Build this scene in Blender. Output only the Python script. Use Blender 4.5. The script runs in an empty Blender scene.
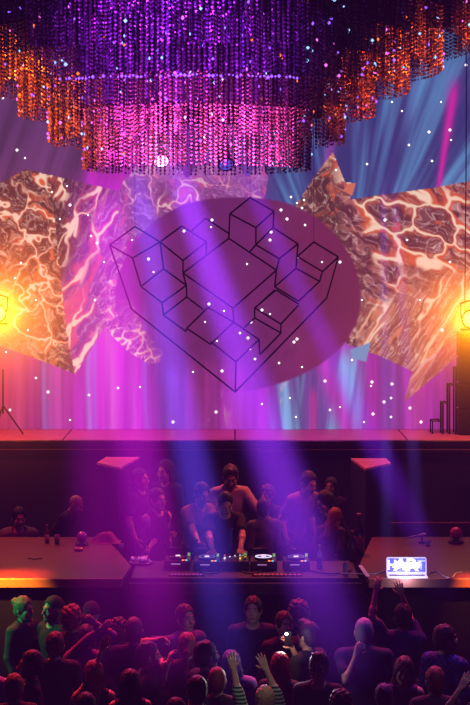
import bpy, math, random
import numpy as np
from mathutils import Vector, Matrix, Euler

random.seed(7); rng = np.random.default_rng(7)
S = bpy.context.scene
COL = S.collection
F = 1700.0; ZC = 5.5; HX = 235.0; HY = 250.0      # focal length in pixels, eye height, horizon of the view
PI = math.pi

def P(px, py, Y):                                   # a point at depth Y seen at (px, py)
    return Vector(((px - HX) * Y / F, Y, ZC + (HY - py) * Y / F))
def lin(c):
    return tuple(((x / 255.0) / 12.92 if x / 255.0 <= 0.04045 else ((x / 255.0 + 0.055) / 1.055) ** 2.4) for x in c)

# ------------------------------------------------------------------ materials
MATS = {}
def mat(name, rgb=(128,128,128), rough=0.6, metal=0.0, emit=None, estr=0.0, noise=0.0, nscale=20.0, attr=None, trans=0.0, spec=0.5):
    if name in MATS: return MATS[name]
    m = bpy.data.materials.new(name); m.use_nodes = True
    nt = m.node_tree; b = nt.nodes['Principled BSDF']
    c = lin(rgb) + (1,)
    b.inputs['Base Color'].default_value = c
    b.inputs['Roughness'].default_value = rough
    b.inputs['Metallic'].default_value = metal
    b.inputs['Specular IOR Level'].default_value = spec
    if trans: b.inputs['Transmission Weight'].default_value = trans
    if emit is not None:
        b.inputs['Emission Color'].default_value = lin(emit) + (1,)
        b.inputs['Emission Strength'].default_value = estr
    src = None
    if attr:
        a = nt.nodes.new('ShaderNodeAttribute'); a.attribute_name = attr; src = a.outputs['Color']
    if noise > 0:
        tc = nt.nodes.new('ShaderNodeTexCoord')
        n = nt.nodes.new('ShaderNodeTexNoise'); n.inputs['Scale'].default_value = nscale; n.inputs['Detail'].default_value = 3
        nt.links.new(tc.outputs['Object'], n.inputs['Vector'])
        mr = nt.nodes.new('ShaderNodeMapRange'); mr.inputs['To Min'].default_value = 1 - noise; mr.inputs['To Max'].default_value = 1 + noise
        nt.links.new(n.outputs['Fac'], mr.inputs['Value'])
        vm = nt.nodes.new('ShaderNodeVectorMath'); vm.operation = 'SCALE'
        if src: nt.links.new(src, vm.inputs[0])
        else: vm.inputs[0].default_value = c[:3]
        nt.links.new(mr.outputs[0], vm.inputs['Scale'])
        src = vm.outputs[0]
    if src: nt.links.new(src, b.inputs['Base Color'])
    MATS[name] = m
    return m

def checker_mat(name, a, b_, scale):
    m = mat(name, a, 0.85); nt = m.node_tree
    tc = nt.nodes.new('ShaderNodeTexCoord'); ck = nt.nodes.new('ShaderNodeTexChecker')
    ck.inputs['Scale'].default_value = scale
    ck.inputs['Color1'].default_value = lin(a) + (1,); ck.inputs['Color2'].default_value = lin(b_) + (1,)
    nt.links.new(tc.outputs['Object'], ck.inputs['Vector']); nt.links.new(ck.outputs['Color'], nt.nodes['Principled BSDF'].inputs['Base Color'])
    return m
def stripe_mat(name, a, b_, scale):
    m = mat(name, a, 0.85); nt = m.node_tree
    tc = nt.nodes.new('ShaderNodeTexCoord'); w = nt.nodes.new('ShaderNodeTexWave'); w.bands_direction = 'Z'
    w.inputs['Scale'].default_value = scale
    r = nt.nodes.new('ShaderNodeValToRGB'); r.color_ramp.interpolation = 'CONSTANT'
    r.color_ramp.elements[0].color = lin(a) + (1,); r.color_ramp.elements[1].color = lin(b_) + (1,); r.color_ramp.elements[1].position = 0.5
    nt.links.new(tc.outputs['Object'], w.inputs['Vector']); nt.links.new(w.outputs['Fac'], r.inputs['Fac'])
    nt.links.new(r.outputs['Color'], nt.nodes['Principled BSDF'].inputs['Base Color'])
    return m

# ------------------------------------------------------------------ object helpers
def tag(o, label=None, cat=None, group=None, kind=None):
    if label: o['label'] = label
    if cat: o['category'] = cat
    if group: o['group'] = group
    if kind: o['kind'] = kind
    return o
def link(o, parent=None):
    COL.objects.link(o)
    if parent is not None: o.parent = parent
    return o
def empty(name, loc, rz=0.0):
    o = bpy.data.objects.new(name, None); o.location = loc; o.rotation_euler = (0, 0, rz); o.empty_display_size = 0.1
    return link(o)
def mesh_np(name, v, f, material, parent=None, smooth=True, loc=None, color=None):
    v = np.asarray(v, dtype=np.float32); f = np.asarray(f, dtype=np.int32)
    me = bpy.data.meshes.new(name); k = f.shape[1]
    me.vertices.add(len(v)); me.vertices.foreach_set('co', v.ravel())
    me.loops.add(f.size); me.loops.foreach_set('vertex_index', f.ravel())
    me.polygons.add(len(f)); me.polygons.foreach_set('loop_start', np.arange(0, f.size, k, dtype=np.int32))
    me.polygons.foreach_set('loop_total', np.full(len(f), k, dtype=np.int32))
    me.update(calc_edges=True)
    me.polygons.foreach_set('use_smooth', np.full(len(f), smooth, dtype=bool))
    if color is not None:
        ca = me.color_attributes.new('tint', 'FLOAT_COLOR', 'POINT')
        c4 = np.ones((len(v), 4), dtype=np.float32); c4[:, :3] = color
        ca.data.foreach_set('color', c4.ravel())
    me.materials.append(material)
    o = bpy.data.objects.new(name, me)
    if loc is not None: o.location = loc
    return link(o, parent)

class MB:                                          # collects shapes, links them as ONE mesh
    def __init__(s): s.v = []; s.f = []
    def raw(s, v, f):
        n = len(s.v); s.v += [tuple(p) for p in v]; s.f += [tuple(i + n for i in q) for q in f]; return s
    def box(s, c, d, rz=0.0, M=None, bev=0.0):
        x, y, z = d[0] / 2, d[1] / 2, d[2] / 2
        if bev <= 0:
            pts = [(-x,-y,-z),(x,-y,-z),(x,y,-z),(-x,y,-z),(-x,-y,z),(x,-y,z),(x,y,z),(-x,y,z)]
            fs = [(0,3,2,1),(4,5,6,7),(0,1,5,4),(1,2,6,5),(2,3,7,6),(3,0,4,7)]
        else:
            b = bev; pts = []
            for zz, ins in ((-z, b), (-z + b, 0), (z - b, 0), (z, b)):
                X, Y = x - ins, y - ins
                pts += [(-X + (b if not ins else 0), -Y, zz), (X - (b if not ins else 0), -Y, zz), (X, -Y + (b if not ins else 0), zz), (X, Y - (b if not ins else 0), zz),
                        (X - (b if not ins else 0), Y, zz), (-X + (b if not ins else 0), Y, zz), (-X, Y - (b if not ins else 0), zz), (-X, -Y + (b if not ins else 0), zz)]
            fs = [tuple(reversed(range(8))), tuple(range(24, 32))]
            for r in range(3):
                for i in range(8):
                    j = (i + 1) % 8; fs.append((r*8+i, r*8+j, r*8+8+j, r*8+8+i))
        R = M if M is not None else Matrix.Rotation(rz, 3, 'Z')
        return s.raw([R @ Vector(p) + Vector(c) for p in pts], fs)
    def tube(s, pts, r, n=8, closed=False):
        pts = [Vector(p) for p in pts]; m = len(pts); V = []; Fc = []
        up = Vector((0.13, 0.27, 0.95)).normalized()
        for i, p in enumerate(pts):
            a = pts[(i - 1) % m] if (closed or i > 0) else p
            b = pts[(i + 1) % m] if (closed or i < m - 1) else p
            t = (b - a).normalized()
            u = t.cross(up)
            if u.length < 1e-3: u = t.cross(Vector((1, 0, 0)))
            u.normalize(); w = t.cross(u)
            rr = r[i] if isinstance(r, (list, tuple)) else r
            for k in range(n):
                an = 2 * PI * k / n; V.append(p + u * math.cos(an) * rr + w * math.sin(an) * rr)
        for i in range(m if closed else m - 1):
            j = (i + 1) % m
            for k in range(n):
                l = (k + 1) % n; Fc.append((i*n+k, i*n+l, j*n+l, j*n+k))
        if not closed: Fc += [tuple(range(n)), tuple(reversed(range((m-1)*n, m*n)))]
        return s.raw(V, Fc)
    def lathe(s, prof, c=(0,0,0), n=20, M=None):
        V = []; Fc = []; c = Vector(c)
        for r, z in prof:
            for k in range(n):
                a = 2 * PI * k / n; q = Vector((max(r, 1e-4) * math.cos(a), max(r, 1e-4) * math.sin(a), z))
                V.append((M @ q if M is not None else q) + c)
        for i in range(len(prof) - 1):
            for k in range(n):
                l = (k + 1) % n; Fc.append((i*n+k, i*n+l, (i+1)*n+l, (i+1)*n+k))
        Fc += [tuple(reversed(range(n))), tuple(range((len(prof)-1)*n, len(prof)*n))]
        return s.raw(V, Fc)
    def prism(s, poly, z0, z1):
        n = len(poly); V = [(x, y, z0) for x, y in poly] + [(x, y, z1) for x, y in poly]
        Fc = [tuple(reversed(range(n))), tuple(range(n, 2*n))] + [(i, (i+1) % n, n + (i+1) % n, n + i) for i in range(n)]
        return s.raw(V, Fc)
    def build(s, name, material, parent=None, smooth=False, loc=None):
        me = bpy.data.meshes.new(name); me.from_pydata([tuple(p) for p in s.v], [], s.f); me.update()
        me.polygons.foreach_set('use_smooth', [smooth] * len(me.polygons))
        me.materials.append(material)
        o = bpy.data.objects.new(name, me)
        if loc is not None: o.location = loc
        return link(o, parent)

# ------------------------------------------------------------------ camera
cd = bpy.data.cameras.new('camera'); cam = link(bpy.data.objects.new('camera', cd)); S.camera = cam
cam.location = (0, 0, ZC); cam.rotation_euler = (PI / 2, 0, 0)
cd.sensor_fit = 'VERTICAL'; cd.sensor_height = 24.0; cd.lens = 24.0 * F / 705.0
cd.shift_y = -(352.5 - HY) / 705.0
cd.clip_end = 200
S.view_settings.view_transform = 'Standard'; S.view_settings.look = 'None'
S.cycles.max_bounces = 3; S.cycles.diffuse_bounces = 0; S.cycles.glossy_bounces = 2; S.cycles.transmission_bounces = 3; S.cycles.transparent_max_bounces = 6
S.cycles.volume_step_rate = 3.0
S.cycles.sample_clamp_indirect = 3.0

# ------------------------------------------------------------------ haze, its beams and glows painted as emission (world volume)
W = bpy.data.worlds.new('hazy_air'); S.world = W; W.use_nodes = True
nt = W.node_tree; nt.nodes.clear()
W.cycles.volume_step_size = 0.4
geo = nt.nodes.new('ShaderNodeNewGeometry'); POS = geo.outputs['Position']
def vmath(op, a, b=None, c=None, out=0):
    n = nt.nodes.new('ShaderNodeVectorMath'); n.operation = op
    for i, q in enumerate((a, b, c)):
        if q is None: continue
        if hasattr(q, 'is_output'): nt.links.new(q, n.inputs[i])
        else: n.inputs[i].default_value = (q, q, q) if isinstance(q, (int, float)) else tuple(q)
    return n.outputs['Value'] if op in ('DOT_PRODUCT', 'LENGTH', 'DISTANCE') else n.outputs[0]
def smath(op, a, b=None, c=None, clamp=False):
    n = nt.nodes.new('ShaderNodeMath'); n.operation = op; n.use_clamp = clamp
    for i, q in enumerate((a, b, c)):
        if q is None: continue
        if hasattr(q, 'is_output'): nt.links.new(q, n.inputs[i])
        else: n.inputs[i].default_value = q
    return n.outputs[0]
acc = None
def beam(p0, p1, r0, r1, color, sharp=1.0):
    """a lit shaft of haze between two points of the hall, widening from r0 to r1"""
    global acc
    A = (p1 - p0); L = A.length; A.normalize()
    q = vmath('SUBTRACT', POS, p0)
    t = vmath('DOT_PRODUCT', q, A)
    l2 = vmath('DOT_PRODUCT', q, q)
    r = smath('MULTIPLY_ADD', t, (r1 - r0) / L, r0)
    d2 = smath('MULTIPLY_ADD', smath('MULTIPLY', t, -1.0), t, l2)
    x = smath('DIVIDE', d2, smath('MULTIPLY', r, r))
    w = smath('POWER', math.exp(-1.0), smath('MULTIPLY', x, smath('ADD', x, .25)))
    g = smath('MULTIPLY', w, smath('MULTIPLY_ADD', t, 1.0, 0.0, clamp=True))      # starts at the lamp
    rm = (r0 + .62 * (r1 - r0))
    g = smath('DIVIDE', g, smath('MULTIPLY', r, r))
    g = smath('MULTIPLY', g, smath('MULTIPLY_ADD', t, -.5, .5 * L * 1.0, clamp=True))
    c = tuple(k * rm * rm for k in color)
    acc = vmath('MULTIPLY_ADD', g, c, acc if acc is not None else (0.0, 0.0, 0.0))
def glow(p, r, color, squash=1.0):  # ball of emission in the haze, painting a lamp's glow
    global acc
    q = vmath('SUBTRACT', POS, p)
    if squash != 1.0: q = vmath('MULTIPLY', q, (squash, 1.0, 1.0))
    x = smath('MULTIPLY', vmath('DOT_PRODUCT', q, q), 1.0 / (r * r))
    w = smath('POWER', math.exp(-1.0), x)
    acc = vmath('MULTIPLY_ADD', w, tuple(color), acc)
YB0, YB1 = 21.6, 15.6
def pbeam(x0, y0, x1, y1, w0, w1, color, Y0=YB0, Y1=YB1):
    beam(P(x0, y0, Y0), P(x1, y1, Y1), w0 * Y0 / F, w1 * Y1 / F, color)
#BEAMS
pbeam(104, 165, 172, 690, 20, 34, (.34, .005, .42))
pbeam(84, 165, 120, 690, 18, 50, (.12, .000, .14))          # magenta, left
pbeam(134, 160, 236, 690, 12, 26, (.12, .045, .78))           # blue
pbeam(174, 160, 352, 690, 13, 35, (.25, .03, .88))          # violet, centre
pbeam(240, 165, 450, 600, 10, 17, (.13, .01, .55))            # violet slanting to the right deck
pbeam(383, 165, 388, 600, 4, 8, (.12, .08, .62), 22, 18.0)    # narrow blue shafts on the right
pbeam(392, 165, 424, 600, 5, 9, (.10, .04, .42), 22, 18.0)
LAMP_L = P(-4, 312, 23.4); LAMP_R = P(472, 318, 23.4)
glow(P(161, 157, 21.45), .17, (1.5, .55, 1.4))  # lens glare painted into the haze
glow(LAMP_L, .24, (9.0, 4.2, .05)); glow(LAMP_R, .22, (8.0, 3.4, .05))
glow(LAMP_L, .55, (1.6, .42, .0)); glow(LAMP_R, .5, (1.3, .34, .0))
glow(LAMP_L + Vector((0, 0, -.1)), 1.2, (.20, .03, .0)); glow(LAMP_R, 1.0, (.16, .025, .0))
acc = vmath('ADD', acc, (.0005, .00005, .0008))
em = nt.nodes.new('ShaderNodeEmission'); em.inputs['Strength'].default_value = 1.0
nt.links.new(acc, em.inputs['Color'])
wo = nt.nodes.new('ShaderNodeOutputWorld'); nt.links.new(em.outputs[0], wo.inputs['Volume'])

# ------------------------------------------------------------------ levels of the hall
ZD = 1.83          # top of the performers' counter
ZP = 0.80          # floor the performers stand on
ZU = 2.82          # upper stage
YF, YBK = 19.02, 21.74
def struct(mb, name, m, smooth=False): return tag(mb.build(name, m, smooth=smooth), kind='structure')
m_black = mat('black_paint', (26, 20, 22), 0.75, noise=.3, nscale=4)
m_hall = mat('hall_paint', (22, 16, 20), 0.9, noise=.2, nscale=2)
struct(MB().box((0, 12, -.1), (16, 30, .2)), 'floor', mat('dark_floor', (20, 14, 18), .5, noise=.3, nscale=3))
struct(MB().box((-7.6, 12, 6), (.2, 30, 12)), 'wall_left', m_hall)
struct(MB().box((7.6, 12, 6), (.2, 30, 12)), 'wall_right', m_hall)
struct(MB().box((0, 26.9, 6), (15, .2, 12)), 'wall_back', m_hall)
struct(MB().box((0, -2.9, 6), (15, .2, 12)), 'wall_front', m_hall)
struct(MB().box((0, 12, 12.1), (16, 30, .2)), 'ceiling', m_hall)
# performers' floor, upper stage
m_wood = mat('stage_boards', (120, 70, 84), .45, noise=.25, nscale=6)
struct(MB().box((0, 21.6, ZP / 2), (14.8, 4.9, ZP)), 'floor_performers', mat('riser_carpet', (30, 22, 26), .9, noise=.2))
struct(MB().box((0, 24.06, (ZU + ZP) / 2), (14.8, .04, ZU - ZP - .02)), 'wall_understage', m_black)
for i in range(7):
    x = -6.3 + i * 2.1
    m = MB().box((x, 24.07, ZU - .38), (2.02, .02, .62), bev=.008); struct(m, 'trim_%d' % (i + 1), m_black)
stage = tag(empty('stage', (0, 25.3, ZP)), 'upper stage floor with reddish boards and a dark front lip', 'stage')
mb = MB()
for i in range(6): mb.box((-6.1 + i * 2.44, 0, ZU - ZP - .02), (2.425, 2.55, .04), bev=.006)
mb.build('stage_floor', mat('stage_floor_boards', (190, 110, 140), .45, noise=.2, nscale=3), stage)
mb = MB().box((0, -1.315, ZU - ZP - .05), (14.7, .06, .09), bev=.01)
mb.build('front_lip', mat('lip_metal', (60, 34, 44), .35, metal=.6), stage)
mb = MB().box((0, -1.30, ZU - ZP - .145), (14.7, .03, .07)); mb.build('front_fascia', mat('lip_dark', (20, 8, 16), .5), stage)
mb = MB().tube([(-7.3, -1.31, ZU - ZP - .135), (7.3, -1.36, ZU - ZP - .135)], .010); mb.build('edge_rail', mat('rail_metal', (110, 50, 76), .6), stage)
# low rail on the dark wall, right
r = MB(); z = P(0, 523, 23.9).z
r.tube([P(372, 523, 23.95), P(500, 523, 23.95)], .014); r.tube([P(400, 524, 23.95), P(400, 524, 24.05)], .01); r.tube([P(455, 524, 23.95), P(455, 524, 24.05)], .01)
tag(r.build('wall_rail', mat('rail_metal')), 'thin dark horizontal rail fixed along the black wall under the stage', 'rail')

# ------------------------------------------------------------------ projected backdrop
def hsh(a, b, s=0):
    x = np.sin(a * 127.1 + b * 311.7 + s * 74.7) * 43758.5453
    return x - np.floor(x)
def vnoise(x, y, s=0):
    xi = np.floor(x); yi = np.floor(y); fx = x - xi; fy = y - yi
    fx = fx * fx * (3 - 2 * fx); fy = fy * fy * (3 - 2 * fy)
    return (hsh(xi, yi, s) * (1-fx) + hsh(xi+1, yi, s) * fx) * (1-fy) + (hsh(xi, yi+1, s) * (1-fx) + hsh(xi+1, yi+1, s) * fx) * fy
def fbm(x, y, s=0, o=4):
    t = 0; a = .5
    for k in range(o): t = t + a * vnoise(x * 2**k, y * 2**k, s + k); a *= .5
    return t
def voro(x, y, s=0):
    xi = np.floor(x); yi = np.floor(y); f1 = np.full(x.shape, 9.0); f2 = np.full(x.shape, 9.0); idh = np.zeros(x.shape)
    for dx in (-1, 0, 1):
        for dy in (-1, 0, 1):
            cx = xi + dx; cy = yi + dy
            px = cx + .1 + .8 * hsh(cx, cy, s + 1); py = cy + .1 + .8 * hsh(cx, cy, s + 2)
            d = np.hypot(px - x, py - y)
            n = d < f1
            f2 = np.where(n, f1, np.minimum(f2, d)); idh = np.where(n, hsh(cx, cy, s + 5), idh); f1 = np.where(n, d, f1)
    return f1, f2, idh
def inpoly(x, y, poly):
    ins = np.zeros(x.shape, bool); n = len(poly)
    for i in range(n):
        x1, y1 = poly[i]; x2, y2 = poly[(i + 1) % n]
        if y1 == y2: continue
        c = ((y1 > y) != (y2 > y)) & (x < (x2 - x1) * (y - y1) / (y2 - y1) + x1)
        ins ^= c
    return ins
def sm(e0, e1, x):
    t = np.clip((x - e0) / (e1 - e0), 0, 1); return t * t * (3 - 2 * t)
def mixc(a, b, t):
    t = np.asarray(t)[..., None]; return a * (1 - t) + np.asarray(b, float) * t
def gauss(x, c, w): return np.exp(-((x - c) / w) ** 2)

def picture(x, y):
    """colour (sRGB 0-255) of the projected image at chart position x, y"""
    sh = x.shape
    c = np.zeros(sh + (3,)) + np.array((128, 34, 128.))
    # --- upper area: dusk left, magenta centre, blue fan right
    up = np.zeros(sh + (3,)) + np.array((92, 46, 98.))
    up = mixc(up, (176, 34, 170), sm(78, 92, x))
    up = mixc(up, (90, 60, 190), sm(150, 215, x) * .7)
    up = mixc(up, (196, 80, 190), gauss(x, 225, 16) * .8)
    up = mixc(up, (70, 56, 130), sm(238, 262, x))
    ang = np.degrees(np.arctan2(x - 345, 330 - y))
    fan = fbm(ang * .16, np.hypot(x - 345, y - 330) * .003, 11, 4)
    fine = fbm(ang * .55, np.hypot(x - 345, y - 330) * .008, 12, 3)
    blue = mixc(np.zeros(sh + (3,)) + np.array((40, 44, 112.)), (84, 146, 204), sm(.34, .68, fan * .6 + fine * .4))
    blue = mixc(blue, (86, 60, 150), .55 * sm(.5, .62, fbm(ang * .12 + 9, y * 0 + 2., 31, 3)))
    up = mixc(up, (0, 0, 0), 0 * x); up = up * (1 - sm(262, 285, x)[..., None]) + blue * sm(262, 285, x)[..., None]
    # streaks and folds at upper left
    st = fbm((x + .35 * y) * .13, y * .006, 21, 3)
    up = up * (1 + .55 * (st - .5) * (1 - sm(262, 285, x)))[..., None]
    lw = sm(.56, .74, fbm((x - .45 * y) * .09, y * .008, 23, 3)) * (1 - sm(80, 100, x))
    up = mixc(up, (136, 120, 160), lw * .7)
    mg = np.exp(-((x - (446 + (140 - y) * .16)) / (3 + (175 - y).clip(0, 200) * .035)) ** 2) * sm(70, 100, y) * (1 - sm(180, 200, y))
    up = mixc(up, (212, 30, 160), mg)
    mg = np.exp(-((x - (330 + (150 - y) * .2)) / 5) ** 2); up = mixc(up, (190, 60, 170), mg * .6)
    # --- lower area: curtain of light
    lo = np.zeros(sh + (3,)) + np.array((160, 34, 152.))
    lo = mixc(lo, (168, 30, 84), 1 - sm(0, 62, x))
    lo = mixc(lo, (196, 44, 196), gauss(x, 105, 30))
    lo = mixc(lo, (112, 56, 172), gauss(x, 170, 22) * .8)
    lo = mixc(lo, (134, 36, 110), gauss(x, 204, 15) * .9)
    lo = mixc(lo, (176, 50, 190), gauss(x, 235, 14))
    fl = fbm((x + (y - 400) * .12 * np.sign(x - 300)) * .12, y * .004, 41, 3)
    tealm = sm(262, 285, x) * (1 - sm(352, 372, x)) * sm(335, 372, y + 14 * (fl - .5))
    teal = mixc(np.zeros(sh + (3,)) + np.array((98, 66, 148.)), (112, 158, 204), sm(.32, .56, fl))
    lo = lo * (1 - tealm[..., None]) + teal * tealm[..., None]
    lo = mixc(lo, (180, 50, 178), np.exp(-((x - 330 - (y - 380) * .35) / 11) ** 2) * sm(340, 365, y) * .95)
    lo = mixc(lo, (208, 50, 160), gauss(x, 313, 4) * sm(380, 400, y) * .9)
    lo = mixc(lo, (206, 54, 170), gauss(x, 416 - (y - 400) * .08, 8) * .95)
    lo = mixc(lo, (118, 56, 150), gauss(x, 392, 12) * .7)
    lo = mixc(lo, (170, 44, 110), sm(430, 460, x) * .8)
    for cx, cw, cc, k in ((46, 3, (136, 110, 200), .75), (52, 2, (170, 90, 200), .6), (90, 3, (160, 120, 214), .8), (96, 2, (140, 90, 200), .7), (112, 6, (216, 96, 200), .75), (58, 8, (220, 80, 190), .6),
                          (18, 6, (210, 60, 130), .6), (134, 5, (206, 80, 206), .6), (147, 3, (120, 90, 200), .6), (70, 5, (150, 30, 130), .6), (127, 3, (130, 30, 140), .5)):
        lo = mixc(lo, cc, np.exp(-((x - cx - (y - 400) * .03 + 1.5 * np.sin(y * .03 + cx)) / cw) ** 2) * k)
    fo = fbm(x * .16, y * .006, 51, 4)
    lo = lo * (.72 + .56 * fo)[..., None]
    wv = sm(.60, .72, fbm(x * .14, y * .05, 52, 3)) * sm(372, 388, y) * gauss(x, 212, 16); lo = mixc(lo, (214, 150, 190), wv * .9)
    wv = sm(.58, .7, fbm(x * .16 + y * .05, y * .05, 57, 3)) * sm(368, 380, y) * gauss(x, 276, 12); lo = mixc(lo, (220, 170, 205), wv * .8)
    t = sm(300, 320, y + 8 * np.sin(x * .05))
    c = up * (1 - t[..., None]) + lo * t[..., None]
    # --- molten rock panels
    wx = fbm(x * .05, y * .05, 61, 3) - .47; wy = fbm(x * .05, y * .05, 67, 3) - .47
    def lava(u, v, s, sc, edge=.10, veil=(240, 204, 186), hot=(232, 92, 50), dark=(78, 32, 34), mid=(188, 116, 102), warp=2.0, an=1.0):
        U = u * sc + wx * warp; V = v * sc * an + wy * warp
        U = U + .5 * (fbm(u * sc * 2.2, v * sc * 2.2, s + 41, 2) - .4); V = V + .5 * (fbm(u * sc * 2.2 + 7, v * sc * 2.2, s + 43, 2) - .4)
        f1, f2, ih = voro(U, V, s); e = f2 - f1
        on = sm(.30, .46, fbm(U * .8, V * .8, s + 17, 2))                 # where the veins glow
        wv = .55 + 1.3 * fbm(U * 1.1, V * 1.1, s + 19, 2)                # their uneven width
        fine1, fine2, ih2 = voro(U * 3.7 + 3 + .5 * V, V * 3.0, s + 9); e2 = fine2 - fine1
        tex = fbm(U * 5, V * 9, s + 3, 4); tx2 = fbm(U * 14 + V * 6, V * 16, s + 4, 3)
        k = np.clip(sm(.34, .62, tex) * (.25 + .75 * ih) + .35 * (tx2 - .45), 0, 1)
        L = mixc(np.zeros(sh + (3,)) + np.array(dark, float), mid, k)
        L = mixc(L, veil, sm(.56, .70, tex * .6 + tx2 * .4) * .75)
        L = mixc(L, veil, (1 - sm(.04, .16, e2)) * .55 * sm(.35, .6, ih2 * .4 + tex * .7))
        L = mixc(L, hot, sm(.58, .66, fbm(U * 1.7 + 5, V * 1.7, s + 33, 3)) * .8)
        L = mixc(L, hot, (1 - sm(edge * wv, edge * 3.0 * wv, e)) * on * (.5 + .5 * sm(.3, .6, ih)))
        L = mixc(L, (255, 216, 186), (1 - sm(edge * .35 * wv, edge * 1.05 * wv, e)) * on)
        return L
    def stretch(u, v, s, a, sc1, sc2, veil, hot, mid, dark):
        ca, sa = math.cos(a), math.sin(a); p = u * ca + v * sa; q = -u * sa + v * ca
        return lava(p * sc1, q * sc2, s, 1.0, .16, veil, hot, dark, mid, .7)
    # left panel, two faces
    pl1 = inpoly(x, y, [(-80, 170), (2, 183), (26, 169), (52, 176), (58, 250), (66, 330), (75, 374), (45, 362), (-10, 342), (-80, 330)])
    pl2 = inpoly(x, y, [(50, 175), (119, 191), (128, 230), (122, 300), (75, 375), (66, 330), (57, 240)])
    A = lava(x, y, 3, .042, mid=(196, 116, 86)); A = mixc(A, (255, 190, 120), .35 * sm(240, 330, y) * (1 - sm(20, 90, x)))  # amber lamp's glow painted into the lower left of the panel
    c = np.where(pl1[..., None], A, c)
    Bx = stretch(x, y, 5, math.radians(-62), .018, .045, (232, 176, 206), (224, 70, 120), (196, 110, 186), (116, 40, 130))
    Bd = stretch(x, y, 6, math.radians(-62), .03, .08, (190, 140, 140), (170, 60, 50), (120, 70, 74), (58, 24, 36))
    kd = 1 - sm(-12, 8, (x - 98) + (y - 215) * .55); Bx = Bx * (1 - kd[..., None]) + Bd * kd[..., None]
    c = np.where(pl2[..., None], Bx, c)
    # faces' shared edge
    tail = inpoly(x, y, [(96, 300), (122, 262), (132, 300), (144, 330), (163, 352), (160, 362), (148, 364), (126, 350), (108, 332)])
    T = stretch(x, y, 8, math.radians(-25), .07, .11, (240, 200, 220), (220, 90, 150), (190, 100, 180), (130, 40, 130))
    c = np.where(tail[..., None], T, c)
    # top strip behind the disc
    ts = inpoly(x, y, [(119, 192), (130, 165), (142, 168), (165, 160), (262, 160), (268, 178), (262, 215), (118, 240)])
    T = lava(x + 30, y, 13, .05, veil=(222, 170, 200), hot=(210, 70, 110), dark=(110, 40, 90), mid=(160, 90, 160))
    c = np.where((ts & (y > 166 + 7 * np.sin(x * .11) + 5 * np.sin(x * .31)))[..., None], mixc(T, (190, 90, 220), .45 * sm(200, 150, y) + .25), c)
    # right panel
    pr = inpoly(x, y, [(333, 152), (345, 182), (353, 183), (350, 200), (374, 196), (432, 188), (470, 181), (560, 170), (560, 330), (470, 346), (438, 352), (412, 371), (380, 356), (349, 345), (300, 300), (290, 215), (312, 180)])
    R1 = stretch(x, y, 21, math.radians(28), .026, .042, (232, 196, 196), (224, 84, 50), (190, 116, 112), (88, 32, 44))
    R2 = stretch(x, y, 24, math.radians(-58), .016, .10, (250, 212, 190), (226, 130, 90), (216, 140, 124), (140, 62, 56))
    k = sm(-14, 14, (y - 292) + (x - 400) * .35 + 22 * wx); R = R1 * (1 - k[..., None]) + R2 * k[..., None]
    kl = 1 - sm(338, 352, x - (y - 250) * .15); RL = lava(x * .8, y * .45, 27, .045, .14); R = R * (1 - kl[..., None]) + RL * kl[..., None]
    R = mixc(R, (255, 170, 90), .3 * sm(400, 470, x) * sm(240, 300, y))  # amber lamp's glow painted into the right side
    c = np.where(pr[..., None], R, c)
    tl = inpoly(x, y, [(404, 402), (412, 371), (438, 350), (470, 330), (560, 320), (560, 346), (466, 348), (440, 372)])
    c = np.where(tl[..., None], mixc(R2, (190, 70, 90), .35), c)
    fin = inpoly(x, y, [(343, 190), (349, 183), (356, 183), (352, 196)]); c = np.where(fin[..., None], np.array((220, 110, 80.)), c)
    sh_ = inpoly(x, y, [(350, 350), (371, 342), (366, 362), (352, 358)]); c = np.where(sh_[..., None], np.array((110, 150, 200.)), c)
    # --- round dark disc
    wob = 1 + .012 * np.sin(np.arctan2(y - 293, x - 238) * 5)
    dd = np.hypot((x - 238) / 123, (y - 293) / 97) / wob
    D = np.zeros(sh + (3,)) + np.array((104, 26, 96.)); D = mixc(D, (112, 26, 70), sm(230, 340, x)); D = mixc(D, (136, 34, 140), 1 - sm(130, 200, x))
    D = D * (.92 + .16 * fbm(x * .03, y * .03, 81, 2))[..., None]
    k = (1 - sm(.985, 1.01, dd)) * (1 - .75 * (1 - sm(140, 180, x)) * sm(290, 330, y)) * (1 - .85 * sm(345, 380, y) * (1 - sm(235, 262, x)))
    c = mixc(c, (0, 0, 0), 0 * x) * (1 - k[..., None]) + D * k[..., None]
    c = mixc(c, (176, 150, 186), .09 + 0 * x)
    return np.clip(c, 0, 255)

YS = 25.4; st = .8
gx = np.arange(-110, 580 + st, st); gy = np.arange(-190, 429.5, st)
GX, GY = np.meshgrid(gx, gy)
rgb = picture(GX, GY) / 255.0
rgbl = np.where(rgb <= .04045, rgb / 12.92, ((rgb + .055) / 1.055) ** 2.4)
fold = (fbm(GX * .11, GY * .004, 91, 3) - .5) * .10 * (.35 + .65 * sm(330, 420, GY)) + .012 * np.sin(GX * .35 + 2 * np.sin(GX * .06)) * sm(350, 420, GY)
vx = (GX - HX) * YS / F; vz = ZC + (HY - GY) * YS / F; vy = YS + fold
V = np.stack([vx.ravel(), vy.ravel(), vz.ravel()], 1); nx = len(gx); ny = len(gy)
ii = (np.arange(ny - 1)[:, None] * nx + np.arange(nx - 1)[None, :]).ravel()
Q = np.stack([ii, ii + nx, ii + nx + 1, ii + 1], 1)
mb_ = bpy.data.materials.new('projected_cloth'); mb_.use_nodes = True
n_ = mb_.node_tree; bs = n_.nodes['Principled BSDF']; at_ = n_.nodes.new('ShaderNodeAttribute'); at_.attribute_name = 'tint'
bs.inputs['Base Color'].default_value = (.12, .1, .12, 1); bs.inputs['Roughness'].default_value = 1; bs.inputs['Specular IOR Level'].default_value = 0
n_.links.new(at_.outputs['Color'], bs.inputs['Emission Color']); bs.inputs['Emission Strength'].default_value = 0.88
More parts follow.
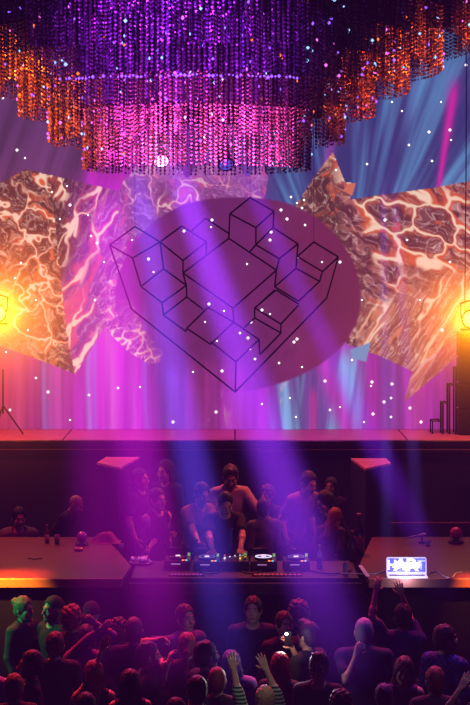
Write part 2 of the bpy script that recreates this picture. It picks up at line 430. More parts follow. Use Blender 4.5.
mb_.cycles.emission_sampling = 'NONE'
backdrop = mesh_np('backdrop_curtain', V, Q, mb_, color=rgbl.reshape(-1, 3))
tag(backdrop, 'huge cloth backdrop showing projected molten rock, purple folds and a dark round disc', 'backdrop', kind='thing')
# little points of light on the cloth
DOTS = [(36,378),(67,186),(3,98),(17,150),(25,158),(52,192),(70,205),(60,219),(91,236),(97,243),(132,240),(148.5,259),(153.5,272),(88,215),(104,262),(95,300),(21,263),(15,278),(36,300),(6,352),(48,392),(89,395),(140,387),(173,422),(11,445-14),(193,372),(222,371),(216,412),(184,231),(211,227),(212,220),(248,338),(240,333),(250,349),(217,341),(205,322),(209,304),(224,311),(255,359),(279,363),(302,367),(325,381),(371,386),(372,382),(391,398),(384,402),(373,414),(262,404),(364,430-8),(392,408-24),(410,408),(421,422),(340,407),(391,417),(296,417),(297,339),(294,342),(270,314),(251,322),(247,264),(262,310),(297,203),(304,200),(281,210),(287,219),(305,225),(302,208),(291,197),(271,232),(298,257),(346,110),(367,164),(402,111),(392,102),(429,132),(451,140),(441,102),(450,130),(432,161),(466,65),(409,145),(336,170),(385,220),(407,240),(450,262),(340,262),(362,300),(420,300),(442,330),(330,410),(290,398),(352,360),(28,330),(118,388),(10,410),(70,420),(270,240),(322,262)]
dl = MB()
dv = mat('dot_light', (255, 240, 245), .5, emit=(255, 232, 246), estr=2.2)
dv.cycles.emission_sampling = 'NONE'
proto = None
for i, (dx, dy) in enumerate(DOTS):
    if proto is None:
        R = Matrix.Rotation(PI / 2, 3, 'X')
        proto = MB().lathe([(.001, .012), (.014, .009), (.019, 0), (.014, -.009), (.001, -.012)], n=10, M=R).build('light_dot', dv, backdrop, True); o = proto
    else:
        o = proto.copy(); link(o); o.parent = backdrop
    o.location = P(dx, dy, YS - .09)
    s_ = random.choice((.7, .85, 1.05)); o.scale = (s_, s_, s_)

# black line drawing of stacked cubes, hung just in front of the cloth
LN = [((109.7,245),(134.9,226.5)),((134.9,226.5),(160,242)),((160,242),(132.6,258)),((132.6,258),(109.7,245)),((132.6,258),(141,286.5)),((160,242),(163.6,268.8)),((163.6,268.8),(141,286.5)),((109.7,245),(131.5,309)),
((163.6,268.8),(186.3,285.4)),((141,286.5),(162,302.8)),((186.3,285.4),(162,302.8)),((162,302.8),(163.4,315)),((186.3,285.4),(186.7,297)),((186.7,297),(163.4,315)),((163.4,315),(186,331.5)),((186.7,297),(203.6,309.8)),
((208,307.5),(186.7,328.3)),((186.7,328.3),(210.6,344.3)),((210.6,344.3),(233.6,322)),((208,307.5),(233.6,322)),((186.7,328.3),(186,331.5)),((210.6,341.5),(236,361.8)),((233.6,322),(259,339.5)),((259,339.5),(236,361.8)),((236,361.8),(235.2,392)),
((259,339.5),(259.8,354.8)),((259.8,354.8),(280.9,333)),((280.9,333),(280.9,324)),((254.7,308),(280.9,324)),((254.7,308),(254.7,318)),((254.7,318),(280.9,333)),((254.7,318),(244,327.7)),((254.7,308),(276,290)),((280.9,324),(298.7,305)),((276,290),(298.7,304)),((274.7,286.8),(298.5,301.2)),
((235.2,392),(131.5,309)),((235.2,392),(326.7,298)),((326.7,298),(338.4,257)),((233,308.2),(233.6,322)),((183,273),(228.8,238.4)),((228.8,238.4),(276.4,270.2)),((276.4,270.2),(233,308.2)),((233,308.2),(183,273)),((183,273),(186.3,285.4)),
((160,242),(181.9,226)),((181.9,226),(206.5,242)),((206.5,242),(183,260.5)),((183,260.5),(160,242)),((183,260.5),(183,273)),((206.5,242),(206.2,254.8)),((191.3,231),(205.7,218.2)),((205.7,218.2),(230,234.3)),
((250.1,197.7),(273.9,211.3)),((273.9,211.3),(255.9,227.6)),((255.9,227.6),(229.9,213.8)),((229.9,213.8),(250.1,197.7)),((229.9,213.8),(228.8,238.4)),((255.9,227.6),(255.9,244.8)),((273.9,211.3),(273.1,227.6)),((250,251.5),(255.9,244.8)),
((255.9,244.8),(273.1,227.6)),((273.1,227.6),(298,244)),((298,244),(279.2,258.6)),((279.2,258.6),(255.9,244.8)),((279.2,258.6),(276.4,270.2)),((276.4,270.2),(274.7,286.8)),((298,244),(296,268.3)),((296,268.3),(274.7,286.8)),((296,268.3),(319.6,281.3)),((298.5,301.2),(319.6,281.3)),
((297.4,256.4),(313.8,242)),((313.8,242),(338.4,257)),((338.4,257),(322.3,271.6)),((322.3,271.6),(297.4,256.4)),((322.3,271.6),(319.6,281.3)),((274.7,290),(255,308))]
mb = MB()
for a, b in LN: mb.tube([P(a[0], a[1], YS - .16), P(b[0], b[1], YS - .16)], .0125, 6)
for a in ((250.1, 197.7), (134.9, 226.5), (313.8, 242)): mb.tube([P(a[0], a[1], YS - .16), Vector((P(a[0], 0, YS - .16).x, YS - .16, 12))], .003, 4)
tag(mb.build('cube_line_figure', mat('line_black', (10, 4, 16), .9)), 'black outline figure of stacked cubes hanging before the round disc on the backdrop', 'line figure')

# ------------------------------------------------------------------ chandelier
CX = (197 - HX) * 20 / F; CY = 20.0
ch = tag(empty('bead_chandelier', (CX, CY, 9.3)), 'giant tiered chandelier of hanging sequin strings glowing purple, pink and orange', 'chandelier')
m_ring = mat('ring_black', (24, 16, 28), .5, metal=.5)
def bead_mat(name, rgb):
    m = mat(name, rgb, .32, metal=.35); nt2 = m.node_tree; b = nt2.nodes['Principled BSDF']
    a = nt2.nodes.new('ShaderNodeAttribute'); a.attribute_name = 'tint'; nt2.links.new(a.outputs['Color'], b.inputs['Base Color'])
    return m
m_bead = bead_mat('sequin', (230, 220, 235))
OV = np.array([(1,0,0),(0,.45,0),(-1,0,0),(0,-.45,0),(0,0,1),(0,0,-1)], float)
OF = np.array([(0,1,4),(1,2,4),(2,3,4),(3,0,4),(1,0,5),(2,1,5),(3,2,5),(0,3,5)])
def beads(c, size, rot, tint):
    n = len(c); ca, sa = np.cos(rot), np.sin(rot)
    v = OV[None] * size[:, None, None]
    x = v[..., 0] * ca[:, None] - v[..., 1] * sa[:, None]; y = v[..., 0] * sa[:, None] + v[..., 1] * ca[:, None]
    vv = np.stack([x, y, v[..., 2]], 2) + c[:, None, :]
    ff = OF[None] + (np.arange(n) * 6)[:, None, None]
    return vv.reshape(-1, 3), ff.reshape(-1, 3), np.repeat(tint, 6, 0)
TIERS = [(1.33, 6.45, 7.55), (1.73, 6.76, 7.9), (2.08, 7.08, 8.3), (2.48, 7.36, 8.7), (2.86, 7.60, 9.1), (3.25, 7.86, 9.3)]
for ti, (R, z0, z1) in enumerate(TIERS):
    cs = []; rots = []; tints = []
    for row in range(2):
        rr = R - row * .09; n = int(2 * PI * rr / .056)
        for k in range(n):
            a = 2 * PI * (k + .5 * row + random.uniform(-.16, .16)) / n
            drop = .0 if row == 0 else random.uniform(.0, .07)
            if random.random() < .06: continue
            zz = np.arange(z0 - z1 * 0 + drop + random.choice((0, 0, .02)), z1, .043)
            cs.append(np.stack([np.full_like(zz, rr * math.cos(a)), np.full_like(zz, rr * math.sin(a)), zz - 9.3], 1))
            b = random.choice((.25, .5, .8, 1.0)); h = random.random()
            base = np.array((1.0, .86, .95)) if h < .6 else (np.array((.7, .7, 1.0)) if h < .85 else np.array((1., .75, .6)))
            tt = base[None] * b * rng.uniform(.25, 1.0, (len(zz), 1)); tints.append(tt)
            rots.append(rng.uniform(-.5, .5, len(zz)) + rng.choice([0, .8, 1.6]))
    c = np.concatenate(cs); v, f, t = beads(c, np.full(len(c), .0195), np.concatenate(rots), np.concatenate(tints).clip(0, 1))
    o = mesh_np('bead_curtain', v, f, m_bead, ch, smooth=False, color=t); o['kind'] = 'stuff'
    if ti > 0:
        n = 48; rd = R - .2; vv = [(rd * math.cos(2*PI*k/n), rd * math.sin(2*PI*k/n), zz) for zz in (z0 + .33 - 9.3, z1 - 9.3) for k in range(n)]
        MB().raw(vv, [(k, (k+1) % n, n + (k+1) % n, n + k) for k in range(n)]).build('inner_drape', mat('drape_dark', (16, 8, 24), .95), ch, True)  # added dark sleeve, closes the gaps and darkens the inside
    MB().tube([(R * math.cos(2*PI*k/64), R * math.sin(2*PI*k/64), z1 - 9.3 + .02) for k in range(64)], .03, 6, closed=True).build('support_ring', m_ring, ch, True)
# glowing beads standing in for the sparkle on the strings
cs = []; 
for k in range(520):
    R, z0, z1 = random.choice(TIERS); a = random.uniform(PI, 2 * PI)
    cs.append(((R + .02) * math.cos(a), (R + .02) * math.sin(a), random.uniform(z0, min(z1, z0 + 1.0)) - 9.3))
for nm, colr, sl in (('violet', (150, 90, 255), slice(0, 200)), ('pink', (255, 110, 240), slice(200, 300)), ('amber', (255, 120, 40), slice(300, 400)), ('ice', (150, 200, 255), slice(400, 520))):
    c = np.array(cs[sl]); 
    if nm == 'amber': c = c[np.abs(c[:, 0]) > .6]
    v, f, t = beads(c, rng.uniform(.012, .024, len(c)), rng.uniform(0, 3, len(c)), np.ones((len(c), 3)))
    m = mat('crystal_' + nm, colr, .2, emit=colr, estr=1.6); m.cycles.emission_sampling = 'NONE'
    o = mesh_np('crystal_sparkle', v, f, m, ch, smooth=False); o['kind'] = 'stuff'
# ring of violet leds
R = 2.50; lv = MB(); k0, k1 = math.radians(270 - 34), math.radians(270 + 26)
led = mat('violet_led', (150, 80, 255), .4, emit=(138, 84, 255), estr=2.2)
for k in range(64):
    a = k0 + (k1 - k0) * k / 63.0
    if random.random() < .22: continue
    s_ = random.uniform(.008, .022)
    lv.lathe([(.001, -s_), (s_, 0), (.001, s_)], (R * math.cos(a), R * math.sin(a), 7.30 - 9.3 + random.uniform(-.01, .01)), 6)
lv.build('led_ring', led, ch)
# hub and cables up to the ceiling
MB().lathe([(.25, 0), (.3, .05), (.3, .3), (.12, .4), (.05, 2.7)], (0, 0, 0), 20).build('ceiling_hub', m_ring, ch, True)
for k in range(8):
    a = 2 * PI * k / 8
    MB().tube([(.28 * math.cos(a), .28 * math.sin(a), .15), (3.25 * math.cos(a), 3.25 * math.sin(a), .03)], .02, 6).build('spoke', m_ring, ch)

# ------------------------------------------------------------------ lamps in the hall
def light(kind, name, loc, color, energy, target=None, size=.2, angle=60, blend=.6):
    l = bpy.data.lights.new(name, kind); l.color = color; l.energy = energy
    if kind == 'SPOT': l.spot_size = math.radians(angle); l.spot_blend = blend; l.shadow_soft_size = size
    elif kind == 'AREA': l.size = size
    else: l.shadow_soft_size = size
    o = bpy.data.objects.new(name, l); o.location = loc; link(o)
    if target is not None: o.rotation_euler = (Vector(target) - Vector(loc)).to_track_quat('-Z', 'Y').to_euler()
    return o
m_fix = mat('fixture_black', (18, 16, 18), .45, noise=.1)
def spot_fixture(name, loc, aim, lens, lcol, estr, label, cat='spotlight', s=1.0, hang=None, group=None):
    t = tag(empty(name, loc), label, cat, group)
    d = (Vector(aim) - Vector(loc)).normalized(); M = d.to_track_quat('Z', 'Y').to_matrix()
    MB().lathe([(.05*s, -.2*s), (.11*s, -.16*s), (.12*s, .02*s), (.135*s, .1*s), (.135*s, .12*s), (.115*s, .12*s)], n=20, M=M).build('lamp_body', m_fix, t, True)
    MB().lathe([(.001, .115*s), (.112*s, .118*s), (.08*s, .135*s), (.001, .14*s)], n=20, M=M).build('lens', mat(lens, lcol, .3, emit=lcol, estr=estr), t, True)
    y = MB(); y.tube([(-.15*s, 0, 0), (-.16*s, 0, .2*s), (0, 0, .25*s), (.16*s, 0, .2*s), (.15*s, 0, 0)], .014*s, 6)
    if hang: y.tube([(0, 0, .24*s), (0, 0, hang)], .016, 6)
    y.build('yoke', m_fix, t)
    return t
spot_fixture('moving_head_light', P(161, 157, 21.48), P(200, 690, 15), 'lens_pink', (255, 150, 250), 6.0, 'moving head spotlight glaring pink behind the lowest bead strings', 'spotlight', .8, 12 - P(0, 157, 21.7).z)
spot_fixture('moving_head_light', P(112, 150, 21.48), P(150, 690, 15.6), 'lens_magenta', (255, 60, 220), 1.5, 'moving head spotlight casting the magenta shaft at left of the beads', 'spotlight', .8, 12 - P(0, 150, 21.6).z)
spot_fixture('moving_head_light', P(225, 160, 21.48), P(352, 690, 15.6), 'lens_violet', (110, 90, 255), .6, 'moving head spotlight with bluish lens behind centre of the bead strings', 'spotlight', .8, 12 - P(0, 160, 21.7).z)
for nm, L, sx in (('left', LAMP_L, -1), ('right', LAMP_R, 1)):
    spot_fixture('amber_lamp', L, Vector((0, 10, 3)), 'lens_amber', (255, 190, 40), 14.0, 'blazing amber stage lamp on pole at the %s end of the upper stage' % nm, 'stage lamp', 1.0)
    pt = tag(empty('lamp_stand', (L.x, L.y + .02, ZU)), 'black lamp pole carrying the amber lamp, %s end of stage' % nm, 'lamp stand')
    pt.location.y = 24.25 if False else L.y
# the poles stand on the performers' floor in front of the upper stage
for o in [o for o in bpy.data.objects if o.name.startswith('lamp_stand')]:
    L = o.location.copy(); zt = (LAMP_L.z if L.x < 0 else LAMP_R.z) - .16; o.location.z = ZP
    MB().tube([(0, .0, 0), (0, 0, zt - ZP)], .022, 8).build('pole', m_fix, o)
    MB().lathe([(.22, 0), (.22, .02), (.05, .05), (.03, .12)], n=20).build('base', m_fix, o, True)
    MB().box((0, 0, zt - ZP), (.32, .03, .03)).build('crossbar', m_fix, o)

# right end: dark tall loudspeaker column, cable, stepped frames
col = tag(empty('loudspeaker_column', (P(466, 330, 24.6).x + .02, 24.75, ZU)), 'tall dark loudspeaker column at the right end of the upper stage', 'loudspeaker')
hcol = P(0, 332, 24.5).z - ZU
for i in range(4):
    z0 = hcol * i / 4; c_ = MB().box((.05, 0, z0 + hcol / 8), (.34, .34, hcol / 4 - .012), bev=.015).build('cabinet', mat('column_black', (40, 24, 20), .6), col)
    MB().box((.05, -.176, z0 + hcol / 8), (.28, .012, hcol / 4 - .07), bev=.004).build('grille', mat('column_grille', (22, 14, 14), .8, noise=.3, nscale=90), c_)
mb = MB().tube([P(466.5, -40, 24.9), P(466, 180, 24.9), P(464.5, 330, 24.9)], .009, 6)
tag(mb.build('hanging_cable', m_fix), 'thin black cable hanging straight down at the right edge of backdrop', 'cable')
for i, (xa, xb, yt) in enumerate(((430, 440.5, 421), (440.5, 447, 403), (447, 453.5, 385), (453.5, 458, 368))):
    mb = MB(); Y = 24.75; b0 = P(xa, 0, Y).x + .035; b1 = P(xb, 0, Y).x; zt = P(0, yt, Y).z
    mb.tube([(b0, Y, ZU), (b0, Y, zt), (b1, Y, zt)], .014, 6)
    mb.tube([(b0, Y + .25, ZU), (b0, Y + .25, zt), (b1, Y + .25, zt)], .014, 6); mb.tube([(b0, Y, zt), (b0, Y + .25, zt)], .012, 6); mb.tube([(b1, Y, zt), (b1, Y + .25, zt)], .012, 6)
    nm_ = ('lowest', 'second lowest', 'second tallest', 'tallest')[i]
    tag(mb.build('step_frame', mat('frame_black', (22, 10, 16), .6)), 'thin black angular frame, %s of four stepping up beside the loudspeaker column' % nm_, 'frame', 'stepped frames at the right of the stage')
# left: folded tripod with sloping legs
tr = tag(empty('tripod_stand', (P(3, 0, 24.7).x, 24.7, ZU)), 'black tripod stand with sloping legs at the left end of upper stage', 'tripod')
for a in (-.15, 2.1, 4.2):
    MB().tube([(0, 0, .42), (.3 * math.cos(a), .2 * math.sin(a), .01)], .012, 6).build('leg', m_fix, tr)
MB().tube([(0, 0, .3), (0, 0, .95)], .014, 6).build('pole', m_fix, tr)

# ------------------------------------------------------------------ the performers' counter
m_top = mat('counter_top', (112, 24, 54), .5, noise=.12, nscale=5)
m_front = mat('counter_front', (8, 5, 9), .95, spec=.1, noise=.2, nscale=5)
m_edge = mat('counter_edge', (170, 110, 100), .4, metal=.2, noise=.1, nscale=8)
def X(px, Y): return (px - HX) * Y / F
def counter(name, poly, label):
    t = tag(empty(name, (0, 0, 0)), label, 'stage counter')
    MB().prism(poly, ZD - .06, ZD).build('counter_top', m_top, t)
    ys = min(p[1] for p in poly); xs = [p[0] for p in poly]
    MB().prism([(x if abs(x) > 7 else x * .99 + (0), y + (.05 if y < ys + .1 else 0)) for x, y in poly], 0.0, ZD - .06).build('counter_front', m_front, t)
    fx = [p[0] for p in poly if p[1] < ys + .05]
    MB().box(((min(fx) + max(fx)) / 2, ys - .02, ZD - .052), (max(fx) - min(fx), .05, .104), bev=.008).build('edge_strip', m_edge, t)
    return t
# seen from above: left counter, table in the middle, right counter
counter('stage_counter', [(-7.4, YF), (X(123, YF), YF), (X(131, 19.75), 19.75), (X(118, 20.75), 20.75), (X(104, YBK), YBK), (-7.4, YBK)], 'long reddish counter at left with bottles, topped level with the seated man')
counter('stage_counter', [(X(368, YF), YF), (7.4, YF), (7.4, YBK), (X(372, YBK), YBK), (X(360, 19.9), 19.9)], 'purple-lit counter at right carrying the glowing laptop sign')
YT0, YT1 = 19.02, 20.3; ZT = ZD - .04
tb = tag(empty('performance_table', (0, 0, ZP)), 'wide dark table in the middle carrying the mixing decks', 'table')
xa, xb = X(132, 19.9), X(360, 19.9) - .03
MB().box(((xa + xb) / 2, (YT0 + YT1) / 2 + .1, ZT - ZP - .025), (xb - xa - .06, YT1 - YT0 - .2, .05), bev=.01).build('tabletop', mat('table_black', (58, 34, 60), .4, noise=.2, nscale=7), tb)
MB().box(((xa + xb) / 2, YT0 + .1, (ZT - .05) / 2 - ZP / 2 - .02), (xb - xa - .02, .05, ZT - .07), bev=.005).build('front_panel', m_front, tb).location = (0, 0, -ZP / 2 + .0)
for sx in (xa + .08, xb - .1):
    for yy in (19.6, YT1 - .1): MB().box((sx, yy, (ZT - ZP - .05) / 2), (.06, .06, ZT - ZP - .05)).build('leg', m_front, tb)
MB().box(((xa + xb) / 2, YT0 + .02, ZT - ZP - .085), (xb - xa - .02, .05, .13), bev=.008).build('edge_strip', mat('table_edge', (44, 24, 54), .35, metal=.3), tb)

def dash_strip(px0, px1, py, n, col_, lab):  # row of small emissive dashes near the table front
    t = tag(empty('light_strip', P((px0 + px1) / 2, py, YT0 - .0)), lab, 'light strip')
    t.location.z = ZT + .012; t.location.y = YT0 + .32
    w = (px1 - px0) * (YT0 + .3) / F
    MB().box((0, 0, -.004), (w + .03, .035, .014)).build('strip_base', m_fix, t)
    for k in range(n):
        MB().box((-w / 2 + w * (k + .5) / n, -.004, .008), (w / n * .6, .024, .01), bev=.002).build('diode', mat(lab[:9], col_, .4, emit=col_, estr=.55), t)
dash_strip(169, 202, 575, 9, (200, 60, 170), 'short strip of violet diodes on the table front, left of the decks')
dash_strip(254, 302, 576, 11, (230, 70, 80), 'row of small red diodes on the table front, below the decks')

# mixing decks
m_deck = mat('deck_black', (26, 24, 28), .35, noise=.08)
m_disp = mat('display_white', (220, 225, 255), .4, emit=(226, 220, 255), estr=1.1)
def emis(n, c, s=1.0): return mat(n, c, .4, emit=c, estr=s)
def player(px, Y, label, ring=1):
    t = tag(empty('media_player', (X(px, Y), Y, ZT)), label, 'media player', 'players on the table')
    MB().box((0, 0, .055), (.31, .38, .10), bev=.012).build('housing', m_deck, t)
    j = MB().lathe([(.10, .105), (.105, .125), (.098, .135), (.03, .137), (.001, .137)], (0, -.03, 0), 28).build('jog_wheel', mat('jog', (60, 56, 66), .25, metal=.8), t, True)
    if ring: MB().tube([(.092 * math.cos(2*PI*k/28), -.03 + .092 * math.sin(2*PI*k/28), .139) for k in range(28)], .006, 6, closed=True).build('lit_ring', m_disp if ring == 2 else mat('ring_dim', (90, 86, 130), .4, emit=(120, 110, 200), estr=.35), j, True)
    MB().lathe([(.030, .137), (.028, .142), (.001, .142)], (0, -.03, 0), 20).build('centre_display', m_disp, j)
    s = MB().box((-.03, .165, .15), (.18, .02, .10), M=Matrix.Rotation(-.5, 3, 'X'), bev=.004).build('screen', m_deck, t)
    MB().box((.125, .10, .13), (.03, .012, .035)).build('level_display', emis('lime_display', (150, 200, 120), .6), t)
    for k, cc in enumerate(((255, 170, 40), (255, 60, 40), (90, 220, 255))):
        MB().lathe([(.010, .105), (.009, .115), (.001, .116)], (.08 + .022 * k - .02, -.165, 0), 10).build('button', emis('btn%d' % k, cc, 1.3), t)
    MB().box((-.02, -.196, .07), (.11, .008, .012)).build('front_light', emis('front_glow', (200, 150, 220), .45), t)
player(207, 19.85, 'media player at left of the mixer, white display lit'); player(263.5, 19.85, 'media player with brightly lit ring, right of the mixer', 2); player(296, 19.85, 'rightmost media player on the table, beside the glass bottle')
player(178, 19.9, 'media player nearest the tray of pale cups', 0)
t = tag(empty('audio_mixer', (X(235, 19.85), 19.85, ZT)), 'black mixing console with coloured knobs before the performer in black', 'mixer')
MB().box((0, 0, .055), (.33, .38, .10), bev=.012).build('housing', m_deck, t)
for r_ in range(4):
    for c_ in range(5):
        MB().lathe([(.012, .105), (.010, .128), (.001, .129)], (-.12 + .06 * c_, .13 - .05 * r_, 0), 10).build('knob', mat('knob', (70, 66, 76), .4) if (r_ + c_) % 3 else emis('knob_lit%d' % ((r_ * 5 + c_) % 4), [(255, 90, 60), (120, 160, 255), (255, 190, 70), (240, 240, 255)][(r_ * 5 + c_) % 4], 1.0), t)
for c_ in range(4):
    MB().box((-.105 + .07 * c_, -.11, .108), (.006, .12, .004)).build('fader_slot', m_fix, t); MB().box((-.105 + .07 * c_, -.12 + .02 * c_, .118), (.02, .012, .02), bev=.002).build('fader', mat('fader_grey', (170, 170, 180), .4), t)
MB().box((.11, .17, .135), (.06, .01, .05)).build('level_display', emis('lime_display', (150, 230, 120)), t)
# cables hanging in front of the decks
for i, (a, b, c_) in enumerate(((200, 222, 572), (240, 262, 575), (283, 300, 577), (308, 350, 574))):
    pts = [P(a + (b - a) * k / 8, 564 + (c_ - 566) * math.sin(PI * k / 8) ** .8, 19.95) for k in range(9)]
    for p in pts: p.z = ZT + .014
    for k, p in enumerate(pts): p.y = 19.62 - .22 * math.sin(PI * k / 8)
    tag(MB().tube(pts, .009, 6).build('power_cable', m_fix), 'black cable looping on the table, %s' % ('below the left player', 'below the mixer', 'below the rightmost player', 'nearest the small glass')[i], 'cable', 'cables on the table')

def bottle(px, Y, h, label, rgb, z=ZD, cap=(200, 60, 60), lab=None):
    t = tag(empty('bottle', (X(px, Y), Y, z)), label, 'bottle')
    s = h / .3
    MB().lathe([(.001, 0), (.033*s, 0), (.036*s, .01*s), (.036*s, .17*s), (.03*s, .2*s), (.014*s, .235*s), (.0125*s, .28*s), (.015*s, .283*s)], n=18).build('glass_body', mat(label[:14], rgb, .12, spec=.8), t, True)
    MB().lathe([(.016*s, .28*s), (.016*s, .3*s), (.001, .301*s)], n=14).build('cap', mat('cap' + label[:6], cap, .4), t, True)
    if lab: MB().lathe([(.0368*s, .06*s), (.0372*s, .065*s), (.0372*s, .135*s), (.0368*s, .14*s)], n=18).build('paper_label', mat('paper' + label[:6], lab, .7), t, True)
def tumbler(px, Y, h, label, rgb, z=ZD):
    t = tag(empty('drinking_glass', (X(px, Y), Y, z)), label, 'glass')
    MB().lathe([(.001, 0), (.028, 0), (.036, h), (.033, h), (.026, .012), (.001, .012)], n=18).build('glass_wall', mat('glass_clear', (200, 180, 210), .08, trans=.6, spec=.8), t, True)
    MB().lathe([(.001, .013), (.0255, .013), (.030, h * .55), (.001, h * .56)], n=16).build('drink', mat('drink' + label[:5], rgb, .15, emit=rgb, estr=.05), t, True)  # slight emission in the drink brightens it
bottle(47, 21.3, .23, 'small bottle with pale label on the left counter near the seated man', (120, 60, 60), lab=(230, 180, 190))
tumbler(57, 21.2, .12, 'glass of dark drink beside the small labelled bottle', (80, 60, 160))
bottle(319.5, 19.85, .27, 'clear glass bottle standing on the table right of the decks', (170, 150, 220), z=ZT, cap=(220, 200, 240), lab=(120, 90, 190))
tumbler(345.5, 19.4, .14, 'small lit glass of pink drink near the front of the table', (240, 120, 150), z=ZT)
bottle(352.5, 20.3, .36, 'tall dark bottle in the shadow left of the standing long-neck bottle', (70, 30, 50), z=ZT)
bottle(359, 20.6, .52, 'very tall champagne bottle with pink foil at the right end of table', (60, 24, 48), z=ZT, cap=(220, 90, 130), lab=(200, 70, 100))
# white folded tape lying on the counter, like a strip
mb = MB(); a, b = P(360, 562, 19.75), P(368, 580, 19.08)
a.z = b.z = ZD + .006; d = (b - a).normalized(); n_ = Vector((-d.y, d.x, 0)) * .022
mb.raw([a - n_, b - n_, b + n_, a + n_, (a - n_) + Vector((0,0,.004)), (b - n_) + Vector((0,0,.004)), (b + n_) + Vector((0,0,.004)), (a + n_) + Vector((0,0,.004))], [(3,2,1,0),(4,5,6,7),(0,1,5,4),(1,2,6,5),(2,3,7,6),(3,0,4,7)])
tag(mb.build('tape_strip', mat('white_tape', (230, 190, 220), .6, emit=(200, 150, 210), estr=.15)), 'pale tape strip slanting along the left edge of the right counter', 'tape')  # slight emission in the strip brightens it
# tray with crumpled pale cups
tr_ = tag(empty('cup_tray', (X(141, 20.1), 20.1, ZT)), 'tray heaped with bright pinkish plastic cups at the left end of the table', 'tray')
MB().lathe([(.001, 0), (.12, 0), (.15, .025), (.145, .028), (.12, .008), (.001, .008)], n=24).build('tray_dish', mat('tray_dark', (90, 60, 110), .3), tr_, True)
random.seed(3)
for k in range(9):
    a = k * .7; rr = .035 + .065 * (k % 3) / 2
    M = Euler((random.uniform(-1.3, 1.3), random.uniform(-1.3, 1.3), a)).to_matrix()
    MB().lathe([(.001, -.03), (.018, -.03), (.026, .03), (.023, .03), (.016, -.024), (.001, -.024)], (rr * math.cos(a), rr * math.sin(a) * .8, .045 + .012 * (k % 2)), 12, M).build('plastic_cup', mat('cup_pale', (240, 200, 240), .35), tr_, True)
# domed lamps: shiny ball in a wire base
def domed(px, py, Y, label, base_rgb, ball_rgb, s=1.0):
    t = tag(empty('globe_lamp', (X(px, Y), Y, ZD)), label, 'lamp')
    MB().lathe([(.001, 0), (.10*s, 0), (.105*s, .015*s), (.09*s, .03*s), (.06*s, .035*s), (.001, .035*s)], n=24).build('base', mat('globe_base' + label[:4], base_rgb, .35), t, True)
    mb = MB(); pr = [(.001, .05*s)] + [(.085*s*math.sin(PI*k/12), .125*s - .085*s*math.cos(PI*k/12)) for k in range(1, 12)] + [(.001, .21*s)]
    mb.lathe(pr, n=24).build('globe', mat('globe' + label[:8], ball_rgb, .12, metal=.3, spec=.8), t, True)
    for k in range(4):
        a = PI / 4 + k * PI / 2
        MB().tube([(.1*s*math.cos(a), .1*s*math.sin(a), .01), (.105*s*math.cos(a), .105*s*math.sin(a), .07*s), (.088*s*math.cos(a), .088*s*math.sin(a), .11*s)], .005, 6).build('wire', mat('wire_pale', (220, 190, 230), .3, metal=.6), t)
domed(456, 0, 21.3, 'red and violet glossy globe lamp on wire base on the right counter', (40, 24, 50), (235, 60, 110), .95)
domed(82, 0, 21.15, 'shiny globe lamp on flat base on the left counter near the slumped man', (70, 40, 90), (190, 110, 230), .8)
t = tag(empty('ashtray', (X(78.5, 20.75), 20.75, ZD)), 'small round dish catching an orange glint below the left globe lamp', 'ashtray')
MB().lathe([(.001, 0), (.05, 0), (.062, .03), (.055, .032), (.044, .01), (.001, .01)], n=20).build('dish', mat('dish', (230, 150, 150), .15, metal=.5), t, True)
# crumpled dark garment on the left counter
def cloth_heap(name, px, Y, w, d, h, label, rgb, cat, seed, z=ZD):
    n = 40; u = np.linspace(-1, 1, n); U, Vv = np.meshgrid(u, u)
    r = np.hypot(U, Vv); hh = h * (1 - sm(.25, 1.0, r)) * (.55 + .9 * fbm(U * 2.5 + seed, Vv * 2.5, seed, 3)) + .004
    edge = 1 + .12 * np.sin(np.arctan2(Vv, U) * 5 + seed)
    v = np.stack([(U * w * edge).ravel(), (Vv * d * edge).ravel(), hh.ravel()], 1)
    keep = (r <= 1.02); i0 = (np.arange(n-1)[:, None]*n + np.arange(n-1)[None, :])
    km = keep[:-1, :-1] & keep[1:, 1:]; q = i0[km]
    f = np.stack([q, q + 1, q + n + 1, q + n], 1)
    used = np.unique(f); mp = np.full(n * n, -1); mp[used] = np.arange(len(used))
    tag(mesh_np(name, v[used], mp[f], mat(name + str(seed), rgb, .85), loc=(X(px, Y), Y, z)), label, cat)
cloth_heap('crumpled_jacket', 105, 21.35, .21, .16, .12, 'crumpled dark pink jacket dropped on the left counter', (150, 60, 110), 'jacket', 5)
tumbler(121, 20.85, .07, 'small glass with a bright glint at the right end of left counter', (240, 200, 220))
# microphone on a stub with a glass below
mc = tag(empty('microphone', (X(414, 21.3), 21.3, ZD)), 'microphone lying across a low stub stand on the right counter', 'microphone')
MB().lathe([(.05, 0), (.05, .012), (.01, .02), (.008, .09)], (.10, 0, 0), 16).build('stand', m_fix, mc, True)
MB().tube([(-.12, 0, .06), (.06, 0, .09)], [.009, .013], 8).build('handle', mat('mic_pale', (210, 140, 150), .4), mc, True)
MB().tube([(.06, 0, .09), (.09, 0, .095), (.13, 0, .10), (.155, 0, .104)], [.014, .026, .026, .012], 12).build('head', mat('mic_mesh', (190, 150, 170), .4, metal=.6), mc, True)
tumbler(428, 21.1, .06, 'short glass on the right counter under the microphone', (230, 170, 170))

